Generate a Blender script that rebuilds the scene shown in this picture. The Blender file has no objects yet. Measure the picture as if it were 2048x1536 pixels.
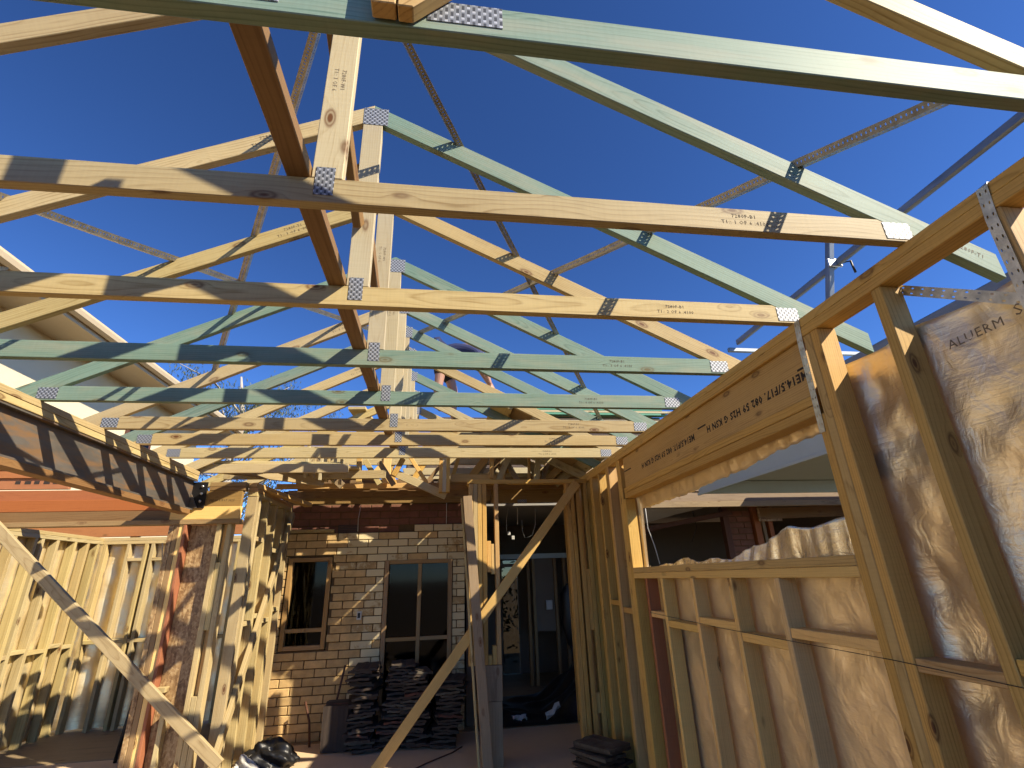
import bpy, bmesh, math, random
from mathutils import Vector, Matrix
random.seed(7)
SC = bpy.context.scene
COL = SC.collection
R = math.radians

# ------------------------------------------------------------------ camera, sky, sun, exposure
CAM_H = 1.57
cam_d = bpy.data.cameras.new('camera'); cam = bpy.data.objects.new('camera', cam_d); COL.objects.link(cam)
cam_d.sensor_width = 36; cam_d.lens = 17.21; cam_d.clip_start = .02; cam_d.clip_end = 3000
_p, _y, _r = R(21.476), R(8.5125), R(-2.007)
_f = Vector((math.sin(_y)*math.cos(_p), math.cos(_y)*math.cos(_p), math.sin(_p)))
_rt = Vector((math.cos(_y), -math.sin(_y), 0)); _up = _rt.cross(_f)
_r2 = _rt*math.cos(_r)+_up*math.sin(_r); _u2 = -_rt*math.sin(_r)+_up*math.cos(_r)
M = Matrix((_r2, _u2, -_f)).transposed().to_4x4(); M.translation = (0, 0, CAM_H)
cam.matrix_world = M
SC.camera = cam

SUN_TO = Vector((1.5, -1.0, 1.42)).normalized()
world = bpy.data.worlds.new('World'); SC.world = world; world.use_nodes = True
nt = world.node_tree; nt.nodes.clear()
sky = nt.nodes.new('ShaderNodeTexSky'); sky.sky_type = 'NISHITA'; sky.sun_disc = False
sky.sun_elevation = math.asin(SUN_TO.z); sky.sun_rotation = math.atan2(SUN_TO.x, SUN_TO.y)
sky.altitude = 2000; sky.air_density = 1.0; sky.dust_density = 0.0; sky.ozone_density = 8.0
bg = nt.nodes.new('ShaderNodeBackground'); bg.inputs['Strength'].default_value = .063
wo = nt.nodes.new('ShaderNodeOutputWorld')
gm = nt.nodes.new('ShaderNodeGamma'); gm.inputs[1].default_value = 1.35   # the camera's deep rendering of blue, over the whole sky alike
nt.links.new(sky.outputs[0], gm.inputs[0]); nt.links.new(gm.outputs[0], bg.inputs[0]); nt.links.new(bg.outputs[0], wo.inputs[0])
sd = bpy.data.lights.new('sun', 'SUN'); sun = bpy.data.objects.new('sun', sd); COL.objects.link(sun)
sd.energy = 5.0; sd.angle = R(.5); sd.color = (1, .88, .69)
sun.rotation_euler = SUN_TO.to_track_quat('Z', 'Y').to_euler()
SC.view_settings.view_transform = 'Standard'; SC.view_settings.look = 'None'
SC.view_settings.exposure = .97; SC.view_settings.gamma = 1; SC.view_settings.use_curve_mapping = False
SC.render.engine = 'CYCLES'
SC.cycles.use_denoising = True
SC.cycles.max_bounces = 6; SC.cycles.diffuse_bounces = 3; SC.cycles.glossy_bounces = 3; SC.cycles.adaptive_threshold = .02; SC.cycles.transparent_max_bounces = 8
SC.cycles.sample_clamp_indirect = 6
SC.cycles.caustics_reflective = False; SC.cycles.caustics_refractive = False

# ------------------------------------------------------------------ materials
def newmat(name):
    m = bpy.data.materials.new(name); m.use_nodes = True
    n = m.node_tree; b = n.nodes['Principled BSDF']
    return m, n, b
def nd(n, t, **kw):
    x = n.nodes.new(t)
    for k, v in kw.items():
        if k in x.inputs.keys() if isinstance(k, str) else False: x.inputs[k].default_value = v
        else: setattr(x, k, v)
    return x
def lk(n, a, b): n.links.new(a, b)
def math_n(n, op, a, b=None, c=None):
    x = n.nodes.new('ShaderNodeMath'); x.operation = op
    for i, v in enumerate((a, b, c)):
        if v is None: continue
        if isinstance(v, (int, float)): x.inputs[i].default_value = v
        else: lk(n, v, x.inputs[i])
    return x.outputs[0]
def ramp(n, fac, stops):
    x = n.nodes.new('ShaderNodeValToRGB'); e = x.color_ramp.elements
    while len(e) > 1: e.remove(e[0])
    e[0].position = stops[0][0]; e[0].color = (*stops[0][1], 1) if len(stops[0][1]) == 3 else stops[0][1]
    for p, c in stops[1:]:
        q = e.new(p); q.color = (*c, 1) if len(c) == 3 else c
    lk(n, fac, x.inputs[0]); return x.outputs[0]
def mixc(n, fac, a, b, mode='MIX'):
    x = n.nodes.new('ShaderNodeMix'); x.data_type = 'RGBA'; x.blend_type = mode
    for s, v in ((x.inputs['Factor'], fac), (x.inputs['A'], a), (x.inputs['B'], b)):
        if isinstance(v, (int, float)): s.default_value = v
        elif isinstance(v, tuple): s.default_value = (*v, 1)
        else: lk(n, v, s)
    return x.outputs['Result']
def rnd_coords(n, scale=(1, 1, 1)):
    tc = n.nodes.new('ShaderNodeTexCoord'); oi = n.nodes.new('ShaderNodeObjectInfo')
    cb = n.nodes.new('ShaderNodeCombineXYZ')
    for i, k in enumerate((53.0, 31.7, 17.3)): lk(n, math_n(n, 'MULTIPLY', oi.outputs['Random'], k), cb.inputs[i])
    va = n.nodes.new('ShaderNodeVectorMath'); va.operation = 'ADD'
    lk(n, tc.outputs['Object'], va.inputs[0]); lk(n, cb.outputs[0], va.inputs[1])
    return tc.outputs['Object'], va.outputs[0], oi.outputs['Random']
def scaled(n, vec, s):
    x = n.nodes.new('ShaderNodeVectorMath'); x.operation = 'MULTIPLY'; lk(n, vec, x.inputs[0]); x.inputs[1].default_value = s
    return x.outputs[0]
def noise(n, vec, scale, detail=3, rough=.5, dist=0.):
    x = n.nodes.new('ShaderNodeTexNoise'); lk(n, vec, x.inputs['Vector'])
    x.inputs['Scale'].default_value = scale; x.inputs['Detail'].default_value = detail
    x.inputs['Roughness'].default_value = rough; x.inputs['Distortion'].default_value = dist
    return x.outputs['Fac']
def bump(n, b, h, strength=.3, dist=.002):
    x = n.nodes.new('ShaderNodeBump'); x.inputs['Strength'].default_value = strength; x.inputs['Distance'].default_value = dist
    lk(n, h, x.inputs['Height']); lk(n, x.outputs[0], b.inputs['Normal'])

ALB = .70   # bare construction pine and masonry reflect less than they look
def dim(c, k=None): return tuple(x*(ALB if k is None else k) for x in c)
def wood(name, light, dark, patch=None, k=None, rings=.55, rough=.62, vary=.22, knot=(.13, .06, .025), stain=0.):
    light, dark, patch = dim(light, k), dim(dark, k), (dim(patch, k) if patch else None)
    m, n, b = newmat(name)
    oc, rc, rn = rnd_coords(n)
    # bent growth rings round a pith that lies outside the board, different for each board
    wob = noise(n, scaled(n, rc, (1.3, 3, 3)), 1.0, 2)
    w2 = math_n(n, 'MULTIPLY', math_n(n, 'SUBTRACT', wob, .5), .10)
    sep = n.nodes.new('ShaderNodeSeparateXYZ'); lk(n, oc, sep.inputs[0])
    oy = math_n(n, 'ADD', sep.outputs[1], math_n(n, 'ADD', w2, math_n(n, 'MULTIPLY', math_n(n, 'SUBTRACT', rn, .5), .16)))
    oz = math_n(n, 'ADD', sep.outputs[2], math_n(n, 'SUBTRACT', math_n(n, 'MULTIPLY', math_n(n, 'FRACT', math_n(n, 'MULTIPLY', rn, 7.3)), .14), .02))
    kv = n.nodes.new('ShaderNodeTexVoronoi'); lk(n, scaled(n, rc, (3.6, 8.5, 8.5)), kv.inputs['Vector']); kv.inputs['Scale'].default_value = 1
    kd = kv.outputs['Distance']
    near = math_n(n, 'SMOOTH_MIN', math_n(n, 'MULTIPLY', kd, .09), .022, .01)
    rr = math_n(n, 'SQRT', math_n(n, 'ADD', math_n(n, 'MULTIPLY', oy, oy), math_n(n, 'MULTIPLY', oz, oz)))
    rr = math_n(n, 'ADD', rr, near)
    fr = math_n(n, 'FRACT', math_n(n, 'MULTIPLY', rr, 95.0))
    ring = ramp(n, fr, [(0, (0, 0, 0)), (.55, (.25, .25, .25)), (.86, (1, 1, 1)), (1, (0, 0, 0))])
    fine = noise(n, scaled(n, rc, (5, 170, 170)), 1.0, 2, .6)
    blot = noise(n, scaled(n, rc, (1.6, 9, 9)), 1.0, 2, .6)
    f = math_n(n, 'ADD', math_n(n, 'MULTIPLY', ring, rings), math_n(n, 'MULTIPLY', math_n(n, 'SUBTRACT', fine, .5), 1.25))
    f = math_n(n, 'ADD', f, math_n(n, 'MULTIPLY', math_n(n, 'SUBTRACT', blot, .5), .9))
    col = ramp(n, f, [(0, light), (.45, tuple((a*.7+c*.3) for a, c in zip(light, dark))), (1, dark)])
    if patch:
        pf = ramp(n, noise(n, scaled(n, rc, (2.2, 12, 12)), 1.0, 3, .62), [(.48, (0, 0, 0)), (.76, (.7, .7, .7))])
        col = mixc(n, pf, col, patch)
    # saw marks and smears that a planer leaves across the board
    saw = noise(n, scaled(n, rc, (120, 3, 3)), 1.0, 2)
    col = mixc(n, .10, col, ramp(n, saw, [(.35, (.55, .55, .55)), (.65, (1, 1, 1))]), 'MULTIPLY')
    kf = ramp(n, kd, [(.06, (1, 1, 1)), (.09, (.35, .35, .35)), (.125, (.8, .8, .8)), (.17, (.12, .12, .12)), (.23, (0, 0, 0))])
    gate = ramp(n, noise(n, rc, .9, 1), [(.46, (0, 0, 0)), (.52, (1, 1, 1))])
    col = mixc(n, math_n(n, 'MULTIPLY', kf, gate), col, knot)
    if stain:
        sf = ramp(n, noise(n, scaled(n, rc, (.9, 5, 5)), 2.0, 5, .7), [(.55, (0, 0, 0)), (.75, (stain,)*3)])
        col = mixc(n, sf, col, tuple(c*.45 for c in dark))
    hv = n.nodes.new('ShaderNodeHueSaturation'); lk(n, col, hv.inputs['Color'])
    lk(n, math_n(n, 'ADD', 1-vary/2, math_n(n, 'MULTIPLY', rn, vary)), hv.inputs['Value'])
    lk(n, math_n(n, 'ADD', .93, math_n(n, 'MULTIPLY', math_n(n, 'FRACT', math_n(n, 'MULTIPLY', rn, 13.1)), .16)), hv.inputs['Saturation'])
    lk(n, math_n(n, 'ADD', .496, math_n(n, 'MULTIPLY', math_n(n, 'FRACT', math_n(n, 'MULTIPLY', rn, 5.7)), .012)), hv.inputs['Hue'])
    lk(n, hv.outputs[0], b.inputs['Base Color'])
    b.inputs['Roughness'].default_value = rough
    b.inputs['Specular IOR Level'].default_value = .25
    bump(n, b, math_n(n, 'ADD', math_n(n, 'MULTIPLY', fine, .6), math_n(n, 'MULTIPLY', ring, .25)), .25, .0015)
    return m

def plain(name, col, rough=.6, metal=0., var=.12, scale=6., bmp=0., bscale=60., spec=.4):
    col = dim(col)
    m, n, b = newmat(name)
    oc, rc, rn = rnd_coords(n)
    f = noise(n, rc, scale, 5, .6)
    c = mixc(n, f, tuple(x*(1-var) for x in col), tuple(min(1, x*(1+var)) for x in col))
    lk(n, c, b.inputs['Base Color'])
    b.inputs['Roughness'].default_value = rough; b.inputs['Metallic'].default_value = metal; b.inputs['Specular IOR Level'].default_value = spec
    if bmp: bump(n, b, noise(n, rc, bscale, 4, .6), bmp, .003)
    return m

PINE = wood('pine', (.68, .53, .265), (.37, .245, .092), rings=.62)
PALE = wood('pale_pine', (.70, .60, .385), (.50, .37, .20), rings=.42)
BROWNLIT = wood('brown_bounce_lit_pine', (.64, .40, .14), (.35, .19, .052), rings=.65, k=.92)  # same pine, with the warm bounce light of shaded walls put into its colour
WARMLIT = wood('warm_bounce_lit_pine', (.84, .55, .22), (.56, .30, .10), rings=.5, k=.95)  # brighter copy of that pine, more bounce light put into the colour
DULLSHADE = wood('shade_dulled_pine', (.40, .25, .105), (.21, .115, .045), rings=.55)  # pine darkened in colour to stand in for shade on the header
BINDER = wood('binder_pine', (.34, .19, .075), (.18, .085, .03), rings=.6)
GREEN = wood('green_pine', (.27, .385, .295), (.095, .18, .13), patch=(.45, .43, .31), rings=.62, knot=(.12, .10, .05))
RED = wood('red_lvl', (.52, .19, .07), (.34, .11, .04), rings=.35, vary=.14)
DIRTY = wood('weathered_timber', (.42, .31, .19), (.20, .13, .07), stain=.6)
DARKW = wood('old_dark_timber', (.16, .07, .045), (.07, .03, .02), stain=.4)

def osb_mat():
    m, n, b = newmat('strand_board')
    oc, rc, rn = rnd_coords(n)
    v = n.nodes.new('ShaderNodeTexVoronoi'); lk(n, scaled(n, rc, (14, 60, 34)), v.inputs['Vector']); v.inputs['Scale'].default_value = 1
    v2 = n.nodes.new('ShaderNodeTexVoronoi'); lk(n, scaled(n, rc, (52, 60, 15)), v2.inputs['Vector']); v2.inputs['Scale'].default_value = 1
    a = n.nodes.new('ShaderNodeSeparateColor'); lk(n, v.outputs['Color'], a.inputs[0])
    c2 = n.nodes.new('ShaderNodeSeparateColor'); lk(n, v2.outputs['Color'], c2.inputs[0])
    f = math_n(n, 'MULTIPLY', math_n(n, 'ADD', a.outputs[0], c2.outputs[1]), .5)
    lk(n, ramp(n, f, [(.1, (.16, .085, .03)), (.5, (.31, .19, .08)), (.9, (.46, .32, .155))]), b.inputs['Base Color'])
    b.inputs['Roughness'].default_value = .55; bump(n, b, f, .4, .002); return m
OSB = osb_mat()

def steel_mat(name, col, rough, rust=0.):
    m, n, b = newmat(name); oc, rc, rn = rnd_coords(n)
    f = noise(n, scaled(n, rc, (1, 4, 4)), 3, 5, .65)
    c = ramp(n, f, [(.3, tuple(x*.7 for x in col)), (.7, tuple(min(1, x*1.2) for x in col))])
    if rust:
        rf = ramp(n, noise(n, scaled(n, rc, (1.2, 6, 6)), 2.2, 6, .7, .8), [(.46, (0, 0, 0)), (.62, (rust,)*3)])
        c = mixc(n, rf, c, (.20, .105, .04))
        lk(n, math_n(n, 'MULTIPLY', math_n(n, 'SUBTRACT', 1, rf), .35), b.inputs['Metallic'])
    else: b.inputs['Metallic'].default_value = .9
    lk(n, c, b.inputs['Base Color'])
    lk(n, math_n(n, 'ADD', rough-.1, math_n(n, 'MULTIPLY', f, .25)), b.inputs['Roughness']); return m
STEEL = steel_mat('mill_steel', (.14, .125, .105), .5, .9)
GALV = steel_mat('galvanised_steel', (.58, .60, .62), .38)
DGALV = steel_mat('dull_galvanised', (.22, .25, .29), .5)
BLACKST = plain('black_steel', (.02, .02, .022), .45, .3)

def plate_mat():   # pressed nail plate: rows of punched slots with their tongues bent up
    m, n, b = newmat('nail_plate'); tc = n.nodes.new('ShaderNodeTexCoord')
    sep = n.nodes.new('ShaderNodeSeparateXYZ'); lk(n, tc.outputs['Object'], sep.inputs[0])
    u = math_n(n, 'MULTIPLY', sep.outputs[0], 88.0); v0 = math_n(n, 'MULTIPLY', sep.outputs[2], 42.0)
    row = math_n(n, 'FLOOR', u)
    v = math_n(n, 'ADD', v0, math_n(n, 'MULTIPLY', math_n(n, 'MODULO', math_n(n, 'ADD', row, 100), 2), .5))
    fu = math_n(n, 'ABSOLUTE', math_n(n, 'SUBTRACT', math_n(n, 'FRACT', u), .5)); fv = math_n(n, 'FRACT', v)
    slot = math_n(n, 'MULTIPLY', math_n(n, 'LESS_THAN', fu, .27), math_n(n, 'LESS_THAN', fv, .55))
    tip = math_n(n, 'MULTIPLY', math_n(n, 'LESS_THAN', fu, .27), math_n(n, 'GREATER_THAN', fv, .72))
    c = mixc(n, slot, (.24, .255, .275), (.07, .075, .085)); c = mixc(n, tip, c, (.50, .52, .55))
    lk(n, c, b.inputs['Base Color']); b.inputs['Metallic'].default_value = .45; b.inputs['Roughness'].default_value = .55
    bump(n, b, math_n(n, 'SUBTRACT', tip, slot), .7, .003); return m
PLATE = plate_mat()

def strap_mat(name, col, holes=True, pitch=70.0, metal=.85):   # perforated strip, u runs along the strip in metres, v across 0..1
    m, n, b = newmat(name); uv = n.nodes.new('ShaderNodeUVMap'); sep = n.nodes.new('ShaderNodeSeparateXYZ'); lk(n, uv.outputs[0], sep.inputs[0])
    fu = math_n(n, 'SUBTRACT', math_n(n, 'FRACT', math_n(n, 'MULTIPLY', sep.outputs[0], pitch)), .5)
    fv = math_n(n, 'SUBTRACT', math_n(n, 'FRACT', math_n(n, 'MULTIPLY', sep.outputs[1], 2.0)), .5)
    d = math_n(n, 'SQRT', math_n(n, 'ADD', math_n(n, 'MULTIPLY', fu, fu), math_n(n, 'MULTIPLY', fv, fv)))
    hole = math_n(n, 'LESS_THAN', d, .15)
    oc, rc, rn = rnd_coords(n)
    f = noise(n, rc, 30, 4, .6)
    lk(n, ramp(n, f, [(.3, tuple(x*.7 for x in col)), (.7, tuple(min(1, x*1.25) for x in col))]), b.inputs['Base Color'])
    b.inputs['Metallic'].default_value = metal; b.inputs['Roughness'].default_value = .42
    if holes: lk(n, math_n(n, 'SUBTRACT', 1, hole), b.inputs['Alpha'])
    return m
STRAP = strap_mat('perforated_brace', (.33, .31, .265), pitch=75)
HOOP = strap_mat('perforated_hoop_iron', (.55, .55, .53), pitch=26)

def foil_mat(name, col, rough, metal, glow):
    m, n, b = newmat(name); oc, rc, rn = rnd_coords(n)
    big = noise(n, rc, 4, 4, .6, 1.0); crk = noise(n, scaled(n, rc, (1, 9, 46)), 1.0, 4, .6, .8); mid = noise(n, scaled(n, rc, (1, 13, 9)), 1.0, 4, .55, 1.2)
    lk(n, ramp(n, big, [(.3, tuple(x*.85 for x in col)), (.7, col)]), b.inputs['Base Color'])
    b.inputs['Metallic'].default_value = metal
    lk(n, math_n(n, 'ADD', rough, math_n(n, 'MULTIPLY', math_n(n, 'SUBTRACT', big, .5), .16)), b.inputs['Roughness'])
    h = math_n(n, 'ADD', math_n(n, 'MULTIPLY', mid, 1.0), math_n(n, 'MULTIPLY', crk, .5))
    bump(n, b, h, .6, .008)
    o = n.nodes['Material Output']; tl = n.nodes.new('ShaderNodeBsdfTranslucent'); tl.inputs[0].default_value = (.95, .68, .36, 1)   # thin sheet, lets a little sun through
    mx = n.nodes.new('ShaderNodeMixShader'); mx.inputs[0].default_value = glow
    lk(n, b.outputs[0], mx.inputs[1]); lk(n, tl.outputs[0], mx.inputs[2]); lk(n, mx.outputs[0], o.inputs[0]); return m
FOIL = foil_mat('foil_wrap', (.95, .82, .60), .38, .78, .13)  # silver foil; gold reflection of sunlit timber is put into the colour
FOILS = foil_mat('silver_foil', (.92, .89, .82), .24, .9, .04)
FOILB = foil_mat('foil_wrap_gold_lit', (.95, .78, .46), .36, .66, .06)  # same silver foil, brighter sunlit gold reflection put into the colour

def brick_mat(name, base, paint=None, amount=.6, moss=0.):
    base = dim(base); paint = dim(paint) if paint else None
    m, n, b = newmat(name); oc, rc, rn = rnd_coords(n)
    f = noise(n, rc, 9, 5, .65)
    c = ramp(n, f, [(.25, tuple(x*.72 for x in base)), (.75, tuple(min(1, x*1.2) for x in base))])
    if paint:
        pf = ramp(n, math_n(n, 'ADD', noise(n, rc, 11, 6, .7), math_n(n, 'MULTIPLY', math_n(n, 'SUBTRACT', rn, .5), .35)), [(.62-amount*.4, (0, 0, 0)), (.72-amount*.4, (1, 1, 1))])
        c = mixc(n, pf, c, paint)
    hv = n.nodes.new('ShaderNodeHueSaturation'); lk(n, c, hv.inputs['Color'])
    lk(n, math_n(n, 'ADD', .85, math_n(n, 'MULTIPLY', rn, .28)), hv.inputs['Value'])
    lk(n, hv.outputs[0], b.inputs['Base Color']); b.inputs['Roughness'].default_value = .85
    bump(n, b, noise(n, rc, 45, 5, .7), .5, .004); return m
TAN = brick_mat('tan_brick', (.80, .53, .22))
CREAM = brick_mat('cream_painted_brick', (.70, .47, .20), (.92, .76, .43), .74)
REDB = brick_mat('red_brick', (.27, .11, .065))
MORTAR = plain('mortar', (.17, .105, .045), .95, var=.3, scale=20, bmp=.5)
CONC = plain('concrete', (.82, .60, .36), .85, var=.15, scale=1.6, bmp=.25, bscale=40)
LOWBOUNCE = plain('low_bounce_floor', (.20, .135, .075), .9, var=.3, scale=1.2, bmp=.4, bscale=20)  # kept dark so that little light bounces up to the chords
DIRT = plain('bare_ground', (.15, .105, .06), .95, var=.35, scale=.8, bmp=.6, bscale=8)
TILE = brick_mat('terracotta_tile', (.075, .05, .034), (.12, .10, .07), .2)
TILE2 = brick_mat('red_terracotta_tile', (.20, .07, .04), (.06, .04, .03), .5)
CREAMW = plain('cream_render', (.92, .80, .54), .75, var=.05, scale=3, bmp=.15)
CREAMT = plain('cream_trim', (.72, .58, .37), .45, var=.05)
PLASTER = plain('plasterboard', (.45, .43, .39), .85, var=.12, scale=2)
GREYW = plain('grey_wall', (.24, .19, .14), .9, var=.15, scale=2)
BLUEGREY = plain('blue_grey_paint', (.58, .70, .70), .5, var=.06)
REDM = plain('red_roof_steel', (.30, .035, .03), .45, var=.1)
INK = plain('stamp_ink', (.045, .033, .028), .8, var=.2)
INKL = plain('faded_stamp_ink', (.26, .19, .12), .85, var=.3)
INKM = plain('grey_stamp_ink', (.13, .095, .065), .85, var=.3)
FRAMEW = wood('window_frame_timber', (.50, .31, .135), (.34, .19, .075), rings=.3, vary=.1)
BLACKP = plain('black_plastic', (.012, .012, .013), .4, var=.2)
WHITEP = plain('white_plastic', (.7, .68, .62), .5)
TARP = plain('dark_blue_tarpaulin', (.012, .011, .013), .38, var=.35, scale=5, bmp=.6, bscale=10)
TARPB = plain('blue_tarpaulin', (.05, .10, .42), .5, var=.3, scale=5)
BATGREEN = plain('green_painted_batten', (.12, .38, .24), .6, var=.2)
def glass_mat():
    m, n, b = newmat('dark_pane'); n.nodes.remove(b)
    o = n.nodes['Material Output']; t = n.nodes.new('ShaderNodeBsdfTransparent'); t.inputs[0].default_value = (.34, .33, .29, 1)
    g = n.nodes.new('ShaderNodeBsdfGlossy'); g.inputs['Roughness'].default_value = .06
    fr = n.nodes.new('ShaderNodeFresnel'); mx = n.nodes.new('ShaderNodeMixShader')
    lk(n, math_n(n, 'MULTIPLY', fr.outputs[0], .45), mx.inputs[0]); lk(n, t.outputs[0], mx.inputs[1]); lk(n, g.outputs[0], mx.inputs[2]); lk(n, mx.outputs[0], o.inputs[0]); return m
GLASS = glass_mat()

# ------------------------------------------------------------------ helpers
WM = {}
def place(o, parent, Mw):
    WM[o.name] = Mw
    if parent is not None:
        o.parent = parent; o.matrix_basis = WM[parent.name].inverted() @ Mw
    else: o.matrix_basis = Mw
    return o
def add(name, me, parent=None, Mw=None):
    o = bpy.data.objects.new(name, me); COL.objects.link(o); return place(o, parent, Mw or Matrix())
def tag(o, label, cat=None, group=None, kind=None):
    o['label'] = label
    if cat: o['category'] = cat; o['kind'] = 'thing'
    if group: o['group'] = group
    if kind: o['kind'] = kind
    return o
def thing(name, label, cat, loc, group=None):
    o = bpy.data.objects.new(name, None); COL.objects.link(o); o.empty_display_size = .1
    place(o, None, Matrix.Translation(loc)); return tag(o, label, cat, group)
def struct(name, me):
    o = add(name, me); o['kind'] = 'structure'; return o
BOX = {}
def box_mesh(L, t, w, mat, bev):
    k = (round(L, 4), round(t, 4), round(w, 4), mat.name, bev)
    if k not in BOX:
        bm = bmesh.new(); bmesh.ops.create_cube(bm, size=1); bmesh.ops.scale(bm, vec=(L, t, w), verts=bm.verts)
        if bev: bmesh.ops.bevel(bm, geom=bm.edges[:], offset=min(bev, .3*min(L, t, w)), segments=1, affect='EDGES')
        me = bpy.data.meshes.new('timber'); bm.to_mesh(me); bm.free(); me.materials.append(mat); BOX[k] = me
    return BOX[k]
def frame(d, up):
    x = Vector(d).normalized(); z = Vector(up); z = (z - x*z.dot(x))
    if z.length < 1e-4: z = Vector((0, 1, 0)) - x*x.y
    z.normalize(); y = z.cross(x); return Matrix((x, y, z)).transposed().to_4x4()
def beam(name, a, b, w, t, mat, parent=None, up=(0, 0, 1), bev=.0025):
    """a timber from a to b; w is its size along up, t across"""
    a, b = Vector(a), Vector(b); Mw = frame(b-a, up); Mw.translation = (a+b)/2
    return add(name, box_mesh((b-a).length, t, w, mat, bev), parent, Mw)
def blk(name, x0, x1, y0, y1, z0, z1, mat, parent=None, bev=.0025, axis=None):
    """box by extents, grain along its longest side"""
    d = (x1-x0, y1-y0, z1-z0); c = Vector(((x0+x1)/2, (y0+y1)/2, (z0+z1)/2))
    ax = axis if axis is not None else max(range(3), key=lambda i: d[i])
    e = Vector((0, 0, 0)); e[ax] = d[ax]/2
    if ax == 2: return beam(name, c-e, c+e, d[1], d[0], mat, parent, (0, 1, 0), bev)
    if ax == 0: return beam(name, c-e, c+e, d[2], d[1], mat, parent, (0, 0, 1), bev)
    return beam(name, c-e, c+e, d[2], d[0], mat, parent, (0, 0, 1), bev)
def prism(name, pts, y0, y1, mat, parent, d, bev=.002):
    """polygon in the x-z plane run from y0 to y1, grain along d (dx,dz)"""
    cx = sum(p[0] for p in pts)/len(pts); cz = sum(p[1] for p in pts)/len(pts)
    Mw = frame((d[0], 0, d[1]), (0, 0, 1)) if abs(d[0]) > 1e-3 else frame((0, 0, 1), (1, 0, 0))
    Mw.translation = (cx, (y0+y1)/2, cz); I = Mw.inverted(); bm = bmesh.new()
    lo = [bm.verts.new(I @ Vector((x, y0, z))) for x, z in pts]; hi = [bm.verts.new(I @ Vector((x, y1, z))) for x, z in pts]
    bm.faces.new(lo); bm.faces.new(hi[::-1])
    for i in range(len(pts)): bm.faces.new((lo[i], hi[i], hi[(i+1) % len(pts)], lo[(i+1) % len(pts)]))
    bmesh.ops.recalc_face_normals(bm, faces=bm.faces[:])
    if bev: bmesh.ops.bevel(bm, geom=bm.edges[:], offset=bev, segments=1, affect='EDGES')
    me = bpy.data.meshes.new(name); bm.to_mesh(me); bm.free(); me.materials.append(mat)
    return add(name, me, parent, Mw)
def mesh_obj(name, verts, faces, mat, parent=None, uvs=None, smooth=False, loc=None):
    me = bpy.data.meshes.new(name)
    c = Vector(loc) if loc is not None else sum((Vector(v) for v in verts), Vector())/max(1, len(verts))
    me.from_pydata([tuple(Vector(v)-c) for v in verts], [], faces); me.materials.append(mat)
    if uvs:
        l = me.uv_layers.new(name='UVMap')
        for p in me.polygons:
            for li in p.loop_indices: l.data[li].uv = uvs[me.loops[li].vertex_index]
    if smooth:
        for p in me.polygons: p.use_smooth = True
    return add(name, me, parent, Matrix.Translation(c))
def tube(name, pts, r, mat, parent=None, n=8):
    pts = [Vector(p) for p in pts]; V = []; F = []
    for i, p in enumerate(pts):
        d = (pts[min(i+1, len(pts)-1)]-pts[max(i-1, 0)]).normalized(); u = d.orthogonal().normalized(); w = d.cross(u)
        rr = r[i] if isinstance(r, (list, tuple)) else r
        for k in range(n): V.append(p+u*rr*math.cos(2*math.pi*k/n)+w*rr*math.sin(2*math.pi*k/n))
    for i in range(len(pts)-1):
        for k in range(n): F.append((i*n+k, i*n+(k+1) % n, (i+1)*n+(k+1) % n, (i+1)*n+k))
    F.append(tuple(range(n))[::-1]); F.append(tuple((len(pts)-1)*n+k for k in range(n)))
    return mesh_obj(name, V, F, mat, parent, smooth=True)
TXT = {}
def stamp(lines, size, origin, xdir, ydir, mat, parent, name='printed_stamp', gap=1.25, w=None):
    """flat printed lettering as a thin mesh lying 0.6 mm off the face"""
    k = (lines, size, mat.name)
    if k not in TXT:
        cu = bpy.data.curves.new('lettering', 'FONT'); cu.body = lines; cu.size = size; cu.align_x = 'CENTER'; cu.space_line = gap
        cu.resolution_u = 1; cu.space_character = 1.12; cu.offset = .0022 if mat is INK and size > .04 else 0
        t = bpy.data.objects.new('lettering', cu); COL.objects.link(t)
        dg = bpy.context.evaluated_depsgraph_get(); me = bpy.data.meshes.new_from_object(t.evaluated_get(dg))
        bpy.data.objects.remove(t); me.materials.clear(); me.materials.append(mat); TXT[k] = me
    x = Vector(xdir).normalized(); y = Vector(ydir); y = (y-x*y.dot(x)).normalized(); z = x.cross(y)
    Mw = Matrix((x, y, z)).transposed().to_4x4(); Mw.translation = Vector(origin)+z*.0006
    return add(name, TXT[k], parent, Mw)
def strip(name, pts, normals, w, mat, parent=None, vee=0.):
    """thin strip (optionally folded along its middle) with its own thickness, u = metres along, v across"""
    V, F, U = [], [], []; s = 0
    pts = [Vector(p) for p in pts]
    for i, p in enumerate(pts):
        if i: s += (p-pts[i-1]).length
        d = (pts[min(i+1, len(pts)-1)]-pts[max(i-1, 0)]).normalized(); nn = Vector(normals[i] if isinstance(normals, list) else normals)
        nn = (nn-d*nn.dot(d)).normalized(); sd_ = d.cross(nn)
        for k in (-1, 0, 1):
            V.append(p+sd_*k*w/2-nn*(vee if k == 0 else 0)); U.append((s, (k+1)/2))
    for i in range(len(pts)-1):
        for k in range(2):
            a = i*3+k; F.append((a, a+1, a+4, a+3))
    o = mesh_obj(name, V, F, mat, parent, U)
    md = o.modifiers.new('thickness', 'SOLIDIFY'); md.thickness = .0012; md.offset = 0
    return o

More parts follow.
